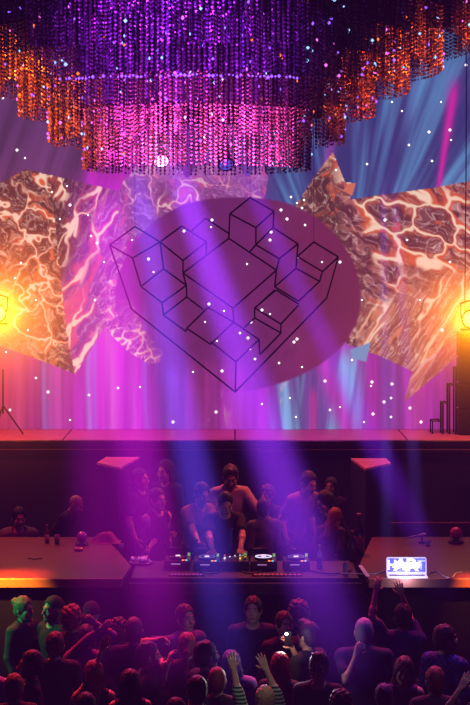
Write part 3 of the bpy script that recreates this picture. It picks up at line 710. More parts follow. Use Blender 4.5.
# glowing laptop sign
YL = 19.13; lt = tag(empty('laptop', (X(406.5, YL), YL, ZD)), 'glowing white laptop sign with lettered blue screen on the right counter', 'laptop')
w = 40 * YL / F; hh = .20; R = Matrix.Rotation(-.10, 3, 'X')
fr = MB()
def rrect(w, h, r, n=5):
    pts = []
    for cx, cz, a0 in ((w/2-r, h/2-r, 0), (-w/2+r, h/2-r, 90), (-w/2+r, -h/2+r, 180), (w/2-r, -h/2+r, 270)):
        for k in range(n + 1): a = math.radians(a0 + 90 * k / n); pts.append((cx + r * math.cos(a), cz + r * math.sin(a)))
    return pts
def plate(mb, w, h, r, y0, y1, zc):
    pts = rrect(w, h, r); n = len(pts)
    V = [R @ Vector((x, y0, z)) + Vector((0, 0, zc)) for x, z in pts] + [R @ Vector((x, y1, z)) + Vector((0, 0, zc)) for x, z in pts]
    mb.raw(V, [tuple(range(n)), tuple(reversed(range(n, 2*n)))] + [(i, n + i, n + (i+1) % n, (i+1) % n) for i in range(n)])
zc_ = .112
m1 = MB(); plate(m1, w, hh, .022, .0, .014, zc_); m1.build('lid', mat('laptop_white', (240, 236, 255), .4, emit=(206, 184, 240), estr=.75), lt)
m1 = MB(); plate(m1, w - .035, hh - .06, .006, -.003, .0, zc_ + .012); m1.build('screen', emis('laptop_screen', (96, 98, 214), .9), lt)
m1 = MB(); plate(m1, w - .028, hh - .053, .008, -.0015, .0, zc_ + .012); m1.build('screen_border', mat('screen_border', (30, 16, 60), .5), lt)
kb = MB().box((0, -.075, .012), (w, .15, .016), bev=.005).build('base', mat('laptop_base', (240, 236, 255), .35, emit=(226, 214, 250), estr=.8), lt)
MB().box((0, -.06, .021), (w - .05, .07, .003)).build('keyboard', mat('keys', (150, 140, 190), .5), kb)
def text(name, body, size, loc, m, parent, ext=.0015, rot=(PI/2 - .10, 0, 0), sx=1.0):
    cu = bpy.data.curves.new(name, 'FONT'); cu.body = body; cu.size = size; cu.extrude = ext; cu.align_x = 'CENTER'; cu.align_y = 'CENTER'; cu.offset = size * .02
    o = bpy.data.objects.new(name, cu); o.location = loc; o.rotation_euler = rot; o.scale = (sx, 1, 1); cu.materials.append(m); COL.objects.link(o)
    dg = bpy.context.evaluated_depsgraph_get(); dg.update(); me = bpy.data.meshes.new_from_object(o.evaluated_get(dg)); me.name = name + body
    q = bpy.data.objects.new(name, me); q.location = loc; q.rotation_euler = rot; q.scale = (sx, 1, 1)
    bpy.data.objects.remove(o); return link(q, parent)
m_tx = emis('screen_letters', (235, 235, 255), 1.3); m_tx2 = emis('screen_letters_dim', (170, 180, 250), 1.0)
text('lettering', 'H', .15, (-.165, -.008, zc_ + .012), m_tx, lt); text('lettering', 'T', .15, (.165, -.008, zc_ + .012), m_tx2, lt)
text('lettering', 'A', .19, (-.065, -.012, zc_ + .012), emis('letters_bright', (255, 255, 255), 2.0), lt, sx=1.2); text('lettering', 'R', .19, (.06, -.012, zc_ + .012), emis('letters_bright', (255, 255, 255), 2.0), lt, sx=1.2)
m1 = MB()
for k in range(4):                                    # bright flashes over the middle letters
    cxx = -.10 + .07 * k; pts = []
    for q in range(14):
        a = 2 * PI * q / 14; rr = (.052 if q % 2 == 0 else .03) * (1 + .2 * ((q * 7 + k * 3) % 3))
        pts.append((cxx + rr * math.cos(a), rr * .8 * math.sin(a)))
    n = len(pts); V = [R @ Vector((x, -.014, z)) + Vector((0, 0, zc_ + .012)) for x, z in pts] + [R @ Vector((x, -.010, z)) + Vector((0, 0, zc_ + .012)) for x, z in pts]
    m1.raw(V, [tuple(range(n)), tuple(reversed(range(n, 2*n)))] + [(i, n + i, n + (i+1) % n, (i+1) % n) for i in range(n)])
m1.build('screen_flash', emis('letters_bright', (255, 255, 255), 2.0), lt)
text('lettering', 'powered', .022, (-.0, -.005, zc_ - .085), m_tx2, lt) if False else None
def cable(name, pts, label, rgb=(230, 210, 240), r=.006):
    # smooth the run
    P_ = [Vector(p) for p in pts]; out = []
    for i in range(len(P_) - 1):
        p0 = P_[max(i-1, 0)]; p1 = P_[i]; p2 = P_[i+1]; p3 = P_[min(i+2, len(P_)-1)]
        for k in range(6):
            t_ = k / 6; out.append(.5 * ((2*p1) + (-p0 + p2)*t_ + (2*p0 - 5*p1 + 4*p2 - p3)*t_*t_ + (-p0 + 3*p1 - 3*p2 + p3)*t_**3))
    out.append(P_[-1]); tag(MB().tube(out, r, 6).build(name, mat('cable' + str(rgb), rgb, .5), smooth=True), label, 'cable')
def on(px, py, z=ZD, lift=.008):                     # the point of a level surface seen at px, py
    Y = F * (ZC - z - lift) / (py - HY); return Vector((X(px, Y), Y, z + lift))
cable('charger_cable', [on(428, 574), on(436, 571), on(444, 576), on(452, 579.5 - 2), on(456, 573), on(462, 572)], 'white cable running right from the glowing laptop')
cable('charger_cable', [on(385, 570), on(378, 573), on(368, 574), on(356, 573.5, ZD), on(340, 573, ZD)], 'white cable running left from the glowing laptop to the table')
cable('thin_cable', [on(28, 558), on(35, 559), on(42, 558)], 'short thin cable end on the bare left counter', (90, 40, 60))

# dark corner plinths, pink light on the tops painted as their colour
for nm, pl in (('left', [(97, 462.5), (106, 457), (140, 457), (120, 467.5)]), ('right', [(351, 458.2), (386, 458.2), (391, 463), (365.5, 468.5)])):
    zt = 2.66; pts = []
    for px, py in pl:
        Y = F * (ZC - zt) / (py - HY); pts.append((X(px, Y), Y))
    a = sum((pts[i][0] * pts[(i+1) % 4][1] - pts[(i+1) % 4][0] * pts[i][1]) for i in range(4))
    if a < 0: pts = pts[::-1]
    t = tag(empty('corner_plinth', (0, 0, 0)), 'tall dark angular plinth with pink-lit top, %s of the performers' % nm, 'plinth')
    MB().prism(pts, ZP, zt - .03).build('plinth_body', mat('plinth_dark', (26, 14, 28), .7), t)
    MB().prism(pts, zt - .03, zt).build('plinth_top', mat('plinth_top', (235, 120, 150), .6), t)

# ------------------------------------------------------------------ people: signed-distance bodies polygonised as one surface each
class Field:
    def __init__(s, lo, hi, h):
        s.h = h; s.lo = np.array(lo, float); s.n = np.ceil((np.array(hi) - s.lo) / h).astype(int) + 1
        s.a = np.full(tuple(s.n), 1.0, np.float32)
        s.ax = [s.lo[i] + h * np.arange(s.n[i]) for i in range(3)]
    def sub(s, lo, hi):
        i0 = np.clip(np.floor((np.array(lo) - s.lo) / s.h).astype(int), 0, s.n); i1 = np.clip(np.ceil((np.array(hi) - s.lo) / s.h).astype(int) + 1, 0, s.n)
        if np.any(i1 <= i0): return None
        sl = tuple(slice(a, b) for a, b in zip(i0, i1))
        return sl, s.ax[0][sl[0]][:, None, None], s.ax[1][sl[1]][None, :, None], s.ax[2][sl[2]][None, None, :]
    def comb(s, sl, d, k, mode):
        A = s.a[sl]
        if mode == 'u':
            if k > 0:
                h = np.clip(.5 + .5 * (A - d) / k, 0, 1); s.a[sl] = A * (1 - h) + d * h - k * h * (1 - h)
            else: s.a[sl] = np.minimum(A, d)
        else:                                     # subtract d
            if k > 0:
                h = np.clip(.5 - .5 * (A + d) / k, 0, 1); s.a[sl] = A * (1 - h) + (-d) * h + k * h * (1 - h)
            else: s.a[sl] = np.maximum(A, -d)
    def cone(s, a, b, r1, r2, k=.02, mode='u'):
        a = np.array(a, float); b = np.array(b, float); m = max(r1, r2) + k + 3 * s.h
        q = s.sub(np.minimum(a, b) - m, np.maximum(a, b) + m)
        if q is None: return
        sl, X_, Y_, Z_ = q; ba = b - a; L2 = max(ba @ ba, 1e-9)
        t = np.clip(((X_ - a[0]) * ba[0] + (Y_ - a[1]) * ba[1] + (Z_ - a[2]) * ba[2]) / L2, 0, 1)
        d = np.sqrt((X_ - a[0] - t * ba[0])**2 + (Y_ - a[1] - t * ba[1])**2 + (Z_ - a[2] - t * ba[2])**2) - (r1 + (r2 - r1) * t)
        s.comb(sl, d, k, mode)
    def ell(s, c, r, M=None, k=.03, mode='u'):
        c = np.array(c, float); r = np.array(r, float); m = r.max() + k + 3 * s.h
        q = s.sub(c - m, c + m)
        if q is None: return
        sl, X_, Y_, Z_ = q; x, y, z = X_ - c[0], Y_ - c[1], Z_ - c[2]
        if M is not None:
            x, y, z = (M[0][0]*x + M[1][0]*y + M[2][0]*z, M[0][1]*x + M[1][1]*y + M[2][1]*z, M[0][2]*x + M[1][2]*y + M[2][2]*z)
        k0 = np.sqrt((x/r[0])**2 + (y/r[1])**2 + (z/r[2])**2); k1 = np.sqrt((x/r[0]**2)**2 + (y/r[1]**2)**2 + (z/r[2]**2)**2)
        s.comb(sl, k0 * (k0 - 1) / np.maximum(k1, 1e-6), k, mode)
    def cut(s, p, nrm):                            # remove the side the normal points to
        X_, Y_, Z_ = s.ax[0][:, None, None], s.ax[1][None, :, None], s.ax[2][None, None, :]
        d = (X_ - p[0]) * nrm[0] + (Y_ - p[1]) * nrm[1] + (Z_ - p[2]) * nrm[2]
        s.a = np.maximum(s.a, d.astype(np.float32))
    def wrinkle(s, amp, f, ph=0.0):
        X_, Y_, Z_ = s.ax[0][:, None, None], s.ax[1][None, :, None], s.ax[2][None, None, :]
        w = np.sin(X_ * f + 1.7 * np.sin(Z_ * f * .6 + ph) + ph) * np.sin(Z_ * f * .8 + 2 * np.sin(Y_ * f * .5 + ph))
        s.a = s.a + (amp * w).astype(np.float32)
    def nets(s):
        a = s.a; I = a < 0; c = np.zeros(tuple(s.n - 1), np.uint8)
        for dx in (0, 1):
            for dy in (0, 1):
                for dz in (0, 1):
                    c += I[dx:a.shape[0]-1+dx, dy:a.shape[1]-1+dy, dz:a.shape[2]-1+dz]
        act = np.argwhere((c > 0) & (c < 8))
        if len(act) == 0: return np.zeros((0, 3)), np.zeros((0, 4), int)
        idx = np.full(c.shape, -1, np.int64); idx[act[:, 0], act[:, 1], act[:, 2]] = np.arange(len(act))
        cor = {}
        for d in [(x, y, z) for x in (0, 1) for y in (0, 1) for z in (0, 1)]: cor[d] = a[act[:, 0] + d[0], act[:, 1] + d[1], act[:, 2] + d[2]]
        acc_ = np.zeros((len(act), 3)); cnt = np.zeros(len(act))
        for ax in range(3):
            o = [k for k in range(3) if k != ax]
            for u in (0, 1):
                for v in (0, 1):
                    d0 = [0, 0, 0]; d0[o[0]] = u; d0[o[1]] = v; d1 = list(d0); d1[ax] = 1
                    A0 = cor[tuple(d0)]; A1 = cor[tuple(d1)]; m = (A0 < 0) != (A1 < 0)
                    t = np.where(m, A0 / np.where(m, A0 - A1, 1), 0)
                    p = np.zeros((len(act), 3)); p[:, o[0]] = u; p[:, o[1]] = v; p[:, ax] = t
                    acc_ += p * m[:, None]; cnt += m
        V = (act + acc_ / cnt[:, None]) * s.h + s.lo
        Fs = []
        for ax in range(3):
            u, v = (ax + 1) % 3, (ax + 2) % 3
            sl0 = [slice(None)] * 3; sl1 = [slice(None)] * 3; sl0[ax] = slice(0, -1); sl1[ax] = slice(1, None)
            m = I[tuple(sl0)] != I[tuple(sl1)]; e = np.argwhere(m)
            ok = (e[:, u] > 0) & (e[:, v] > 0) & (e[:, u] < a.shape[u] - 1) & (e[:, v] < a.shape[v] - 1); e = e[ok]
            if len(e) == 0: continue
            def cell(du, dv):
                q = e.copy(); q[:, u] += du; q[:, v] += dv; return idx[q[:, 0], q[:, 1], q[:, 2]]
            quad = np.stack([cell(-1, -1), cell(0, -1), cell(0, 0), cell(-1, 0)], 1)
            neg = I[e[:, 0], e[:, 1], e[:, 2]]
            quad = np.where(neg[:, None], quad, quad[:, ::-1]); Fs.append(quad)
        return V, np.concatenate(Fs)

SKIN = {'fair': (226, 176, 150), 'tan': (198, 140, 112), 'mid': (170, 116, 90)}
m_skin = mat('skin', (200, 150, 125), .5, attr='tint', noise=.06, nscale=30)
PLACED = []
def npv(v): return np.array(v, float)
def person(label, px, ytop, Y=None, H=None, floor=0.0, yaw=0.0, skin='fair', hair='short', hair_rgb=(34, 22, 18), top='tee', top_rgb=(30, 28, 34), top_mat=None,
           leg_rgb=(26, 26, 32), lean=0.0, roll=0.0, twist=0.0, head=(0, 0, 0), arms=(None, None), wide=1.0, h=.0105, seated=False, female=False, extra=None, group='people', print_rgb=None, rolled=False):
    """H: standing height in metres. yaw: 0 faces the camera, 90 faces picture right, 180 faces the stage.
    arms: (person's right, person's left), each None or ((px, py, dY) hand, (px, py, dY) elbow or None, curl)"""
    # posed skeleton at unit height 1.76
    Zoff = -.47 if seated else 0.0
    pel = Vector((0, 0, .95 + Zoff))
    RC = Euler((lean, 0, 0)).to_matrix() @ Euler((0, roll, 0)).to_matrix() @ Euler((0, 0, twist)).to_matrix()
    # lean > 0 tips the chest towards -Y (forwards)
    def ch_(p): return pel + RC @ (Vector(p) - Vector((0, 0, .95)))
    neck = ch_((0, .012, 1.475)); RH = RC @ Euler((-lean * .55 + head[0], 0, 0)).to_matrix() @ Euler((0, head[1], 0)).to_matrix() @ Euler((0, 0, head[2])).to_matrix()
    HS = 1.11; hc = neck + RH @ Vector((0, -.012, .172))                                 # head centre
    crown = hc + RH @ Vector((0, .01, .12 * 1.11 + (.012 if hair not in ('bald',) else 0)))
    cy, sy = math.cos(yaw_ := math.radians(yaw)), math.sin(math.radians(yaw))
    rot = Matrix.Rotation(yaw_, 3, 'Z'); cw = rot @ crown
    if Y is not None:
        Yh = Y + cw.y; zt = ZC + (HY - ytop) * Yh / F; s = (zt - floor) / crown.z
    else:
        s = H / 1.77; zt = floor + crown.z * s; Yh = F * (ZC - zt) / (ytop - HY); Y = Yh - cw.y * s
    root_loc = Vector((X(px, Yh) - cw.x * s, Y, floor))
    if not .80 < s < 1.12: print('SCALE', label, round(s, 3))
    print('PERSON', px, ytop, 'Y=%.2f s=%.2f' % (Y, s), label[:40])
    for (l2, x2, y2) in PLACED:
        dd = math.hypot(x2 - root_loc.x, y2 - root_loc.y)
        if dd < .34: print('   CLOSE %.2f' % dd, label[:30], '|', l2[:30])
    PLACED.append((label, root_loc.x, root_loc.y))
    inv = rot.transposed()
    def toloc(w): return (inv @ (Vector(w) - root_loc)) / s
    fw = .93 if female else 1.0
    wd = wide * fw
    sh = {1: ch_((.175 * wd, .012, 1.415)), -1: ch_((-.175 * wd, .012, 1.415))}
    AR = {}
    for i, sd in ((0, -1), (1, 1)):                                           # person's right hand is at local -x
        sp = arms[i]; A0 = sh[sd]; L1, L2 = .285, .25
        if sp is None:
            E = A0 + RC @ Vector((.05 * sd, .02, -.275)); Wr = E + Vector((-.01 * sd, -.09, -.225)); hd = (Wr - E).normalized(); curl = .5; nrm = Vector((-sd, 0, 0))
        else:
            tgt = toloc(P(sp[0][0], sp[0][1], Yh + sp[0][2])) if sp[0][0] is not None else None
            if len(sp[0]) > 3: tgt = Vector(sp[0][3])
            pole = None
            if sp[1] is not None: pole = toloc(P(sp[1][0], sp[1][1], Yh + sp[1][2]))
            d = tgt - A0; D = min(d.length, (L1 + L2) * .995); dn = d.normalized()
            if d.length > (L1 + L2) * 1.12: print('   REACH', label[:30], 'arm', i, round(d.length, 2))
            ca = (L1 * L1 + D * D - L2 * L2) / (2 * L1 * D); ca = max(-1, min(1, ca)); an = math.acos(ca)
            pv = (pole - A0) if pole is not None else Vector((.3 * sd, .2, -1))
            pv = pv - dn * pv.dot(dn)
            if pv.length < 1e-3: pv = Vector((0, 1, 0)) - dn * dn.y
            pv.normalize(); E = A0 + dn * (L1 * math.cos(an)) + pv * (L1 * math.sin(an)); Wr = A0 + dn * D
            hd = (Wr - E).normalized(); curl = sp[2]; nrm = Vector((0, -1, 0))
            if len(sp) > 3: hd = (hd * .4 + inv @ Vector(sp[3])).normalized()
        nrm = (nrm - hd * nrm.dot(hd)); nrm = nrm.normalized() if nrm.length > 1e-3 else Vector((0, 0, 1))
        AR[sd] = (A0, E, Wr, hd, nrm, curl)
    hip = {1: Vector((.09 * (1.05 if female else 1), 0, .93 + Zoff)), -1: Vector((-.09, 0, .93 + Zoff))}
    LG = {}
    for sd in (1, -1):
        if seated: kn = hip[sd] + Vector((.06 * sd, -.42, .0)); an_ = Vector((kn.x + .02 * sd, kn.y + .02, .085))
        else: kn = Vector((hip[sd].x * 1.12, -.025, .50)); an_ = Vector((hip[sd].x * 1.3, .03, .085))
        LG[sd] = (hip[sd], kn, an_)
    pts = [crown, pel, neck] + [q for sd in (1, -1) for q in (*AR[sd][:3], AR[sd][2] + AR[sd][3] * .22, *LG[sd])]
    lo = [min(p[i] for p in pts) - .2 for i in range(3)]; hi = [max(p[i] for p in pts) + .2 for i in range(3)]; lo[2] = -.03
    fine = any(a is not None and a[2] < .45 for a in arms)
    hv = .0075 if fine else h
    # ---- body
    B = Field(lo, hi, hv)
    def torso(Fd, g=0.0, shirt=False):
        kk = .05
        Fd.ell(pel + Vector((0, 0, -.01)), ((.145 + g) * (1.06 if female else wd), .105 + g, .12 + g), None, .02)
        Fd.ell(ch_((0, -.002, 1.10)), ((.132 + g) * wd * (.93 if female else 1), .098 + g, .15 + g), RC, kk)
        Fd.ell(ch_((0, .002, 1.29)), ((.158 + g) * wd, .112 + g, .175 + g), RC, kk)
        if female:
            for sd in (1, -1): Fd.ell(ch_((.068 * sd, -.078, 1.27)), (.055 + g * .6, .045 + g * .6, .055 + g * .6), RC, .03)
        for sd in (1, -1):
            Fd.cone(ch_((.06 * sd, .015, 1.43)), sh[sd], .062 + g, .058 + g, .05)
            Fd.cone(ch_((.03 * sd, .022, 1.475)), ch_((.14 * sd * wd, .02, 1.43)), .035 + g, .05 + g, .04)
    torso(B)
    B.cone(ch_((0, .02, 1.44)), neck + RH @ Vector((0, .005, .07)), .056, .05 if female else .054, .03)
    # head
    def HV(t): return tuple(q * HS for q in t)
    def hp(p): return hc + RH @ (Vector(p) * HS)
    B.ell(hp((0, .018, .028)), HV((.074, .094, .092)), RH, .01); B.ell(hp((0, -.024, -.045)), HV((.056, .064, .071)), RH, .035)
    for sd in (1, -1): B.cone(hp((.052 * sd, .01, -.052)), hp((.018 * sd, -.062, -.093)), .020*HS, .018*HS, .025)
    B.ell(hp((0, -.078, -.096)), HV((.022, .018, .018)), RH, .02)
    B.cone(hp((-.034, -.080, .026)), hp((.034, -.080, .026)), .010*HS, .010*HS, .015)
    for sd in (1, -1):
        B.ell(hp((.031 * sd, -.095, .003)), HV((.018, .014, .012)), RH, .012, 's')
        B.ell(hp((.031 * sd, -.077, .002)), HV((.013, .011, .010)), RH, .003)
        B.ell(hp((.040 * sd, -.066, -.030)), HV((.020, .014, .020)), RH, .03)
        B.ell(hp((.077 * sd, .012, -.010)), HV((.010, .019, .031)), RH, .008)
    B.cone(hp((0, -.088, .008)), hp((0, -.111, -.026)), .009*HS, .0125*HS, .012); B.cone(hp((-.012, -.097, -.029)), hp((.012, -.097, -.029)), .008*HS, .008*HS, .006)
    B.cone(hp((-.018, -.086, -.058)), hp((.018, -.086, -.058)), .0075*HS, .0075*HS, .005); B.cone(hp((-.013, -.085, -.069)), hp((.013, -.085, -.069)), .0075*HS, .0075*HS, .004)
    # arms and hands
    for sd in (1, -1):
        A0, E, Wr, hd, nr, curl = AR[sd]; t_ = .86 if female else 1.0
        B.cone(A0, E, .052 * t_, .040 * t_, .03); B.cone(E, Wr, .040 * t_, .027 * t_, .012); B.ell(E.lerp(Wr, .25), (.042 * t_,) * 3, None, .02)
        ac = hd.cross(nr).normalized() * sd; f = 1.0
        kn = []
        for q, o_ in enumerate((-.030, -.010, .010, .029)):
            K = Wr + hd * (.088 - .006 * abs(q - 1.3)) + ac * o_; kn.append(K); B.cone(Wr + hd * .012 + ac * o_ * .6, K, .0150, .0125, .010)
            ln = (.078, .088, .080, .062)[q]; spread = ac * (o_ * (5.5 if curl < .2 else 1.5))
            d1 = (hd + spread + nr * curl * .9).normalized(); d2 = (hd * (1 - curl) + spread + nr * curl * 2.0).normalized()
            M1 = K + d1 * ln * .5; B.cone(K, M1, .0100, .0090, .003); B.cone(M1, M1 + d2 * ln * .5, .0090, .0075, .002)
        th = (hd * .55 + ac * -.85 + nr * .3).normalized(); T0 = Wr + hd * .025 - ac * .022; T1 = T0 + th * .045
        B.cone(T0, T1, .015, .011, .008); B.cone(T1, T1 + (hd * .8 - ac * .5 + nr * .3).normalized() * .034, .011, .009, .002)
    for sd in (1, -1):
        hj, kj, aj = LG[sd]; B.cone(hj, kj, .082, .053, .04); B.cone(kj, aj, .052, .036, .015); B.ell(kj.lerp(aj, .3) + Vector((0, .012, 0)), (.05, .052, .09), None, .03)
        B.cone(aj + Vector((0, .02, -.04)), aj + Vector((.01 * sd, -.13, -.05)), .034, .028, .02)
    v, f = B.nets()
    # tint: lips, brows, eyes
    base = np.array(lin(SKIN[skin])); C = np.tile(base, (len(v), 1))
    lv = (v - npv(hc)) @ np.array(RH) / HS                                    # into head frame
    def near(p, r, col_, k=1.0):
        nonlocal C
        d = np.sqrt((((lv - np.array(p)) / np.array(r))**2).sum(1)); m = np.clip(1.6 - d * 1.2, 0, 1)[:, None] * k; C = C * (1 - m) + np.array(lin(col_)) * m
    hcol = hair_rgb if hair != 'bald' else (70, 50, 40)
    near((0, -.095, -.063), (.026, .02, .010), (150, 60, 62), .9)
    for sd in (1, -1):
        near((.032 * sd, -.09, .030), (.022, .03, .006), hcol, .85); near((.031 * sd, -.087, .003), (.014, .02, .006), (225, 215, 210), .6); near((.030 * sd, -.09, .003), (.006, .02, .007), (20, 12, 10), .95)
    if extra == 'beard':
        m = ((lv[:, 2] < -.035) & (lv[:, 1] < .03) & (lv[:, 2] > -.13) & ~((np.abs(lv[:, 0]) < .024) & (lv[:, 2] > -.078) & (lv[:, 2] < -.05)))
        C[m] = C[m] * .25 + np.array(lin(hair_rgb)) * .75
    body = mesh_np('person', v, f, m_skin, color=C)
    body.location = root_loc; body.rotation_euler = (0, 0, yaw_); body.scale = (s, s, s)
    tag(body, label, 'person', group)
    # ---- top
    rs = hash_(label); pieces = []
    if top:
        g = {'tee': .014, 'tank': .010, 'long': .015, 'jacket': .026, 'dress': .013}[top]
        T = Field(lo, hi, .0105); torso(T, g)
        if female and top == 'dress': T.cone(pel, pel + Vector((0, 0, -.45)), .16, .24, .05)
        else: T.cone(pel + Vector((-.055, 0, -.03)), pel + Vector((.055, 0, -.03)), .098 + g, .098 + g, .04)
        for sd in (1, -1):
            A0, E, Wr = AR[sd][:3]
            if top == 'tank' or top == 'dress': continue
            if top == 'tee':
                tt = .62; T.cone(A0, A0.lerp(E, tt), .058 + g, .050 + g, .025)
            else:
                T.cone(A0, E, .056 + g, .044 + g, .025); T.cone(E, E.lerp(Wr, .92 if not rolled else .22), .044 + g, (.030 if not rolled else .040) + g * .8, .01)
        T.wrinkle(.0045, 26, rs)
        nk = ch_((0, .0, 1.50)); T.ell(nk + RC @ Vector((0, -.035, .005)), (.078, .085, .055), RC, .008, 's')
        if top in ('tank', 'dress'):
            for sd in (1, -1): T.ell(sh[sd] + RC @ Vector((.035 * sd, 0, .0)), (.062, .12, .10), RC, .01, 's')
        if top == 'jacket':  T.ell(ch_((0, -.15, 1.25)), (.06, .075, .42), RC, .01, 's')
        v, f = T.nets(); mt = top_mat or mat('fabric%s' % (top_rgb,), top_rgb, .85, noise=.15, nscale=12)
        mesh_np({'tee': 't_shirt', 'tank': 'tank_top', 'long': 'long_sleeve_top', 'jacket': 'jacket', 'dress': 'dress'}[top], v, f, mt, body)
        if top == 'jacket':
            T = Field(lo, hi, .0105); torso(T, .010); T.cut(ch_((0, 0, 1.44)), RC @ Vector((0, -.3, 1))); T.cut(ch_((0, -.04, 0)), RC @ Vector((0, 1, 0))); v, f = T.nets(); mesh_np('undershirt', v, f, mat('undershirt', (22, 20, 26), .9), body)
        if print_rgb:
            T = Field(lo, hi, .0105)
            for q in range(7): T.cone(ch_((-.08 + .16 * hash_(label + str(q)), -.118, 1.10 + .26 * (q / 7))), ch_((-.08 + .16 * hash_(label + 'b' + str(q)), -.118, 1.13 + .26 * (q / 7))), .014, .012, .0)
            v, f = T.nets(); mesh_np('shirt_print', v, f, mat('print%s' % (print_rgb,), print_rgb, .8), body)
    # ---- trousers and shoes
    T = Field(lo, hi, .013); T.ell(pel + Vector((0, 0, -.03)), (.165, .125, .11), None, .02)
    for sd in (1, -1):
        hj, kj, aj = LG[sd]; T.cone(hj, kj, .095, .066, .04); T.cone(kj, aj.lerp(kj, .04), .066, .052, .02)
    T.wrinkle(.004, 22, rs + 1); T.cut((0, 0, 1.0 + Zoff), (0, 0, 1)); v, f = T.nets(); mesh_np('trousers', v, f, mat('trousers%s' % (leg_rgb,), leg_rgb, .9, noise=.1), body)
    for sd in (1, -1):
        aj = LG[sd][2]; T = Field(lo, hi, .012); T.cone(aj + Vector((0, .03, -.045)), aj + Vector((.01 * sd, -.14, -.052)), .044, .038, .02); T.cone(aj + Vector((0, .01, -.02)), aj + Vector((0, .01, .01)), .046, .044, .02)
        T.cut((0, 0, .003), (0, 0, -1)); v, f = T.nets(); mesh_np('shoe', v, f, mat('shoe_dark', (24, 22, 24), .5), body)
    # ---- hair
    if hair != 'bald':
        T = Field(lo, hi, .0095 if fine else .0105)
        g = {'short': .010, 'crop': .005, 'curly': .022, 'beanie': .014, 'long': .014, 'bun': .010, 'pony': .010, 'quiff': .011}[hair]
        T.ell(hp((0, .020, .030)), HV((.074 + g, .094 + g, .093 + g)), RH, .01)
        T.ell(hp((0, .050, -.02)), HV((.062 + g, .062 + g, .07 + g)), RH, .02)
        if hair == 'quiff': T.ell(hp((0, -.05, .115)), HV((.05, .045, .03)), RH, .03)
        # open the face
        T.ell(hp((0, -.125, -.031)), HV((.074 + g * .6, .105, .128)), RH, .012, 's'); T.cut(hp((0, 0, -.085 if hair in ('long',) else -.062)), RH @ Vector((0, -.35, -1))) if hair not in ('long', 'pony', 'beanie') else None
        if hair == 'beanie': T.cut(hp((0, 0, .022)), RH @ Vector((0, -.1, -1)))
        if hair == 'long':
            for sd in (1, -1): T.cone(hp((.062 * sd, .02, 0)), hp((.085 * sd, .03, -.2)), .032, .036, .03); T.cone(hp((.085 * sd, .03, -.2)), ch_((.09 * sd, .02 if sd > 0 else .05, 1.30)), .036, .028, .03)
            T.cone(hp((0, .07, 0)), ch_((0, .105, 1.30)), .075, .05, .04)
        if hair == 'bun': T.ell(hp((0, .125, .055)), HV((.042, .042, .042)), RH, .01)
        if hair == 'pony': T.cone(hp((0, .11, .03)), hp((0, .15, -.03)), .028, .032, .02); T.cone(hp((0, .15, -.03)), hp((0, .13, -.24)), .034, .014, .01)
        if hair == 'curly': T.wrinkle(.012, 75, rs)
        elif hair not in ('beanie', 'crop'): T.wrinkle(.0055, 110, rs)
        v, f = T.nets(); mesh_np('beanie' if hair == 'beanie' else 'hair', v, f, mat('hair%s' % (hair_rgb,), hair_rgb, .62 if hair != 'beanie' else .95, noise=.3, nscale=60), body)
    if extra == 'sunglasses':
        T = MB()
        for sd in (1, -1): T.raw([hp((.031 * sd + .024 * math.cos(a), -.103 + dy, .004 + .019 * math.sin(a))) for dy in (0, .008) for a in [2*PI*k/12 for k in range(12)]], [tuple(range(12)), tuple(reversed(range(12, 24)))] + [(i, 12+i, 12+(i+1) % 12, (i+1) % 12) for i in range(12)])
        for sd in (1, -1): T.tube([hp((.052 * sd, -.098, .008)), hp((.078 * sd, -.03, .008)), hp((.082 * sd, .02, 0))], .003, 6)
        T.tube([hp((-.01, -.106, .01)), hp((.01, -.106, .01))], .003, 6); T.build('sunglasses', mat('glass_dark', (10, 8, 10), .1), body, True)
    body['_hc'] = 0; del body['_hc']
    return body, AR, s, rot, root_loc
def hash_(t):
    q = 0
    for ch__ in t: q = (q * 131 + ord(ch__)) % 99991
    return (q % 997) / 997.0 * 1.0

FAST_PEOPLE = False
#PEOPLE
# ---- on the performers' floor
SG = 'people behind the counter'; 
person('man in open grey jacket and black top sitting behind the left counter', 19, 507, Y=22.35, floor=ZP, yaw=8, hair='short', hair_rgb=(24, 12, 12), top='jacket', top_rgb=(120, 96, 104), seated=True, lean=.08, head=(.12, 0, .2), skin='fair', group=SG)
person('stooping bare-headed person in dark clothes behind the left globe lamp', 80, 497, Y=22.3, floor=ZP, yaw=70, hair='bald', top='long', top_rgb=(44, 26, 50), lean=.55, head=(.3, 0, 0), skin='tan', group=SG, seated=False)
person('person with short hair and dark top whispering, behind the bare-armed woman', 140, 468, Y=22.45, floor=ZP, yaw=60, hair='short', hair_rgb=(30, 10, 20), top='tee', top_rgb=(40, 20, 44), group=SG, skin='tan')
person('tall person in dark hooded top, highest head left of the blue light shaft', 165, 460, Y=22.9, floor=ZP, yaw=-40, hair='long', hair_rgb=(44, 16, 30), top='long', top_rgb=(46, 22, 46), group=SG, head=(.1, 0, 0))
person('woman in black tank top with bare arm resting down on the table', 158, 488, Y=21.0, floor=ZP, yaw=40, hair='bun', hair_rgb=(30, 14, 20), top='tank', top_rgb=(30, 14, 40), female=True, skin='fair', group=SG, lean=.12, arms=((( 149, 549, -.25), (148, 520, -.05), .5), None))
person('man in pinkish shirt leaning right over the left media player', 204, 483, Y=21.3, floor=ZP, yaw=38, hair='short', hair_rgb=(24, 14, 18), top='tee', top_rgb=(140, 92, 104), skin='tan', group=SG, lean=.28, head=(.2, 0, -.1),
       arms=(((203, 553, -.66), (190, 530, -.1), .5), ((216, 550, -.5), (228, 530, -.1), .5)))
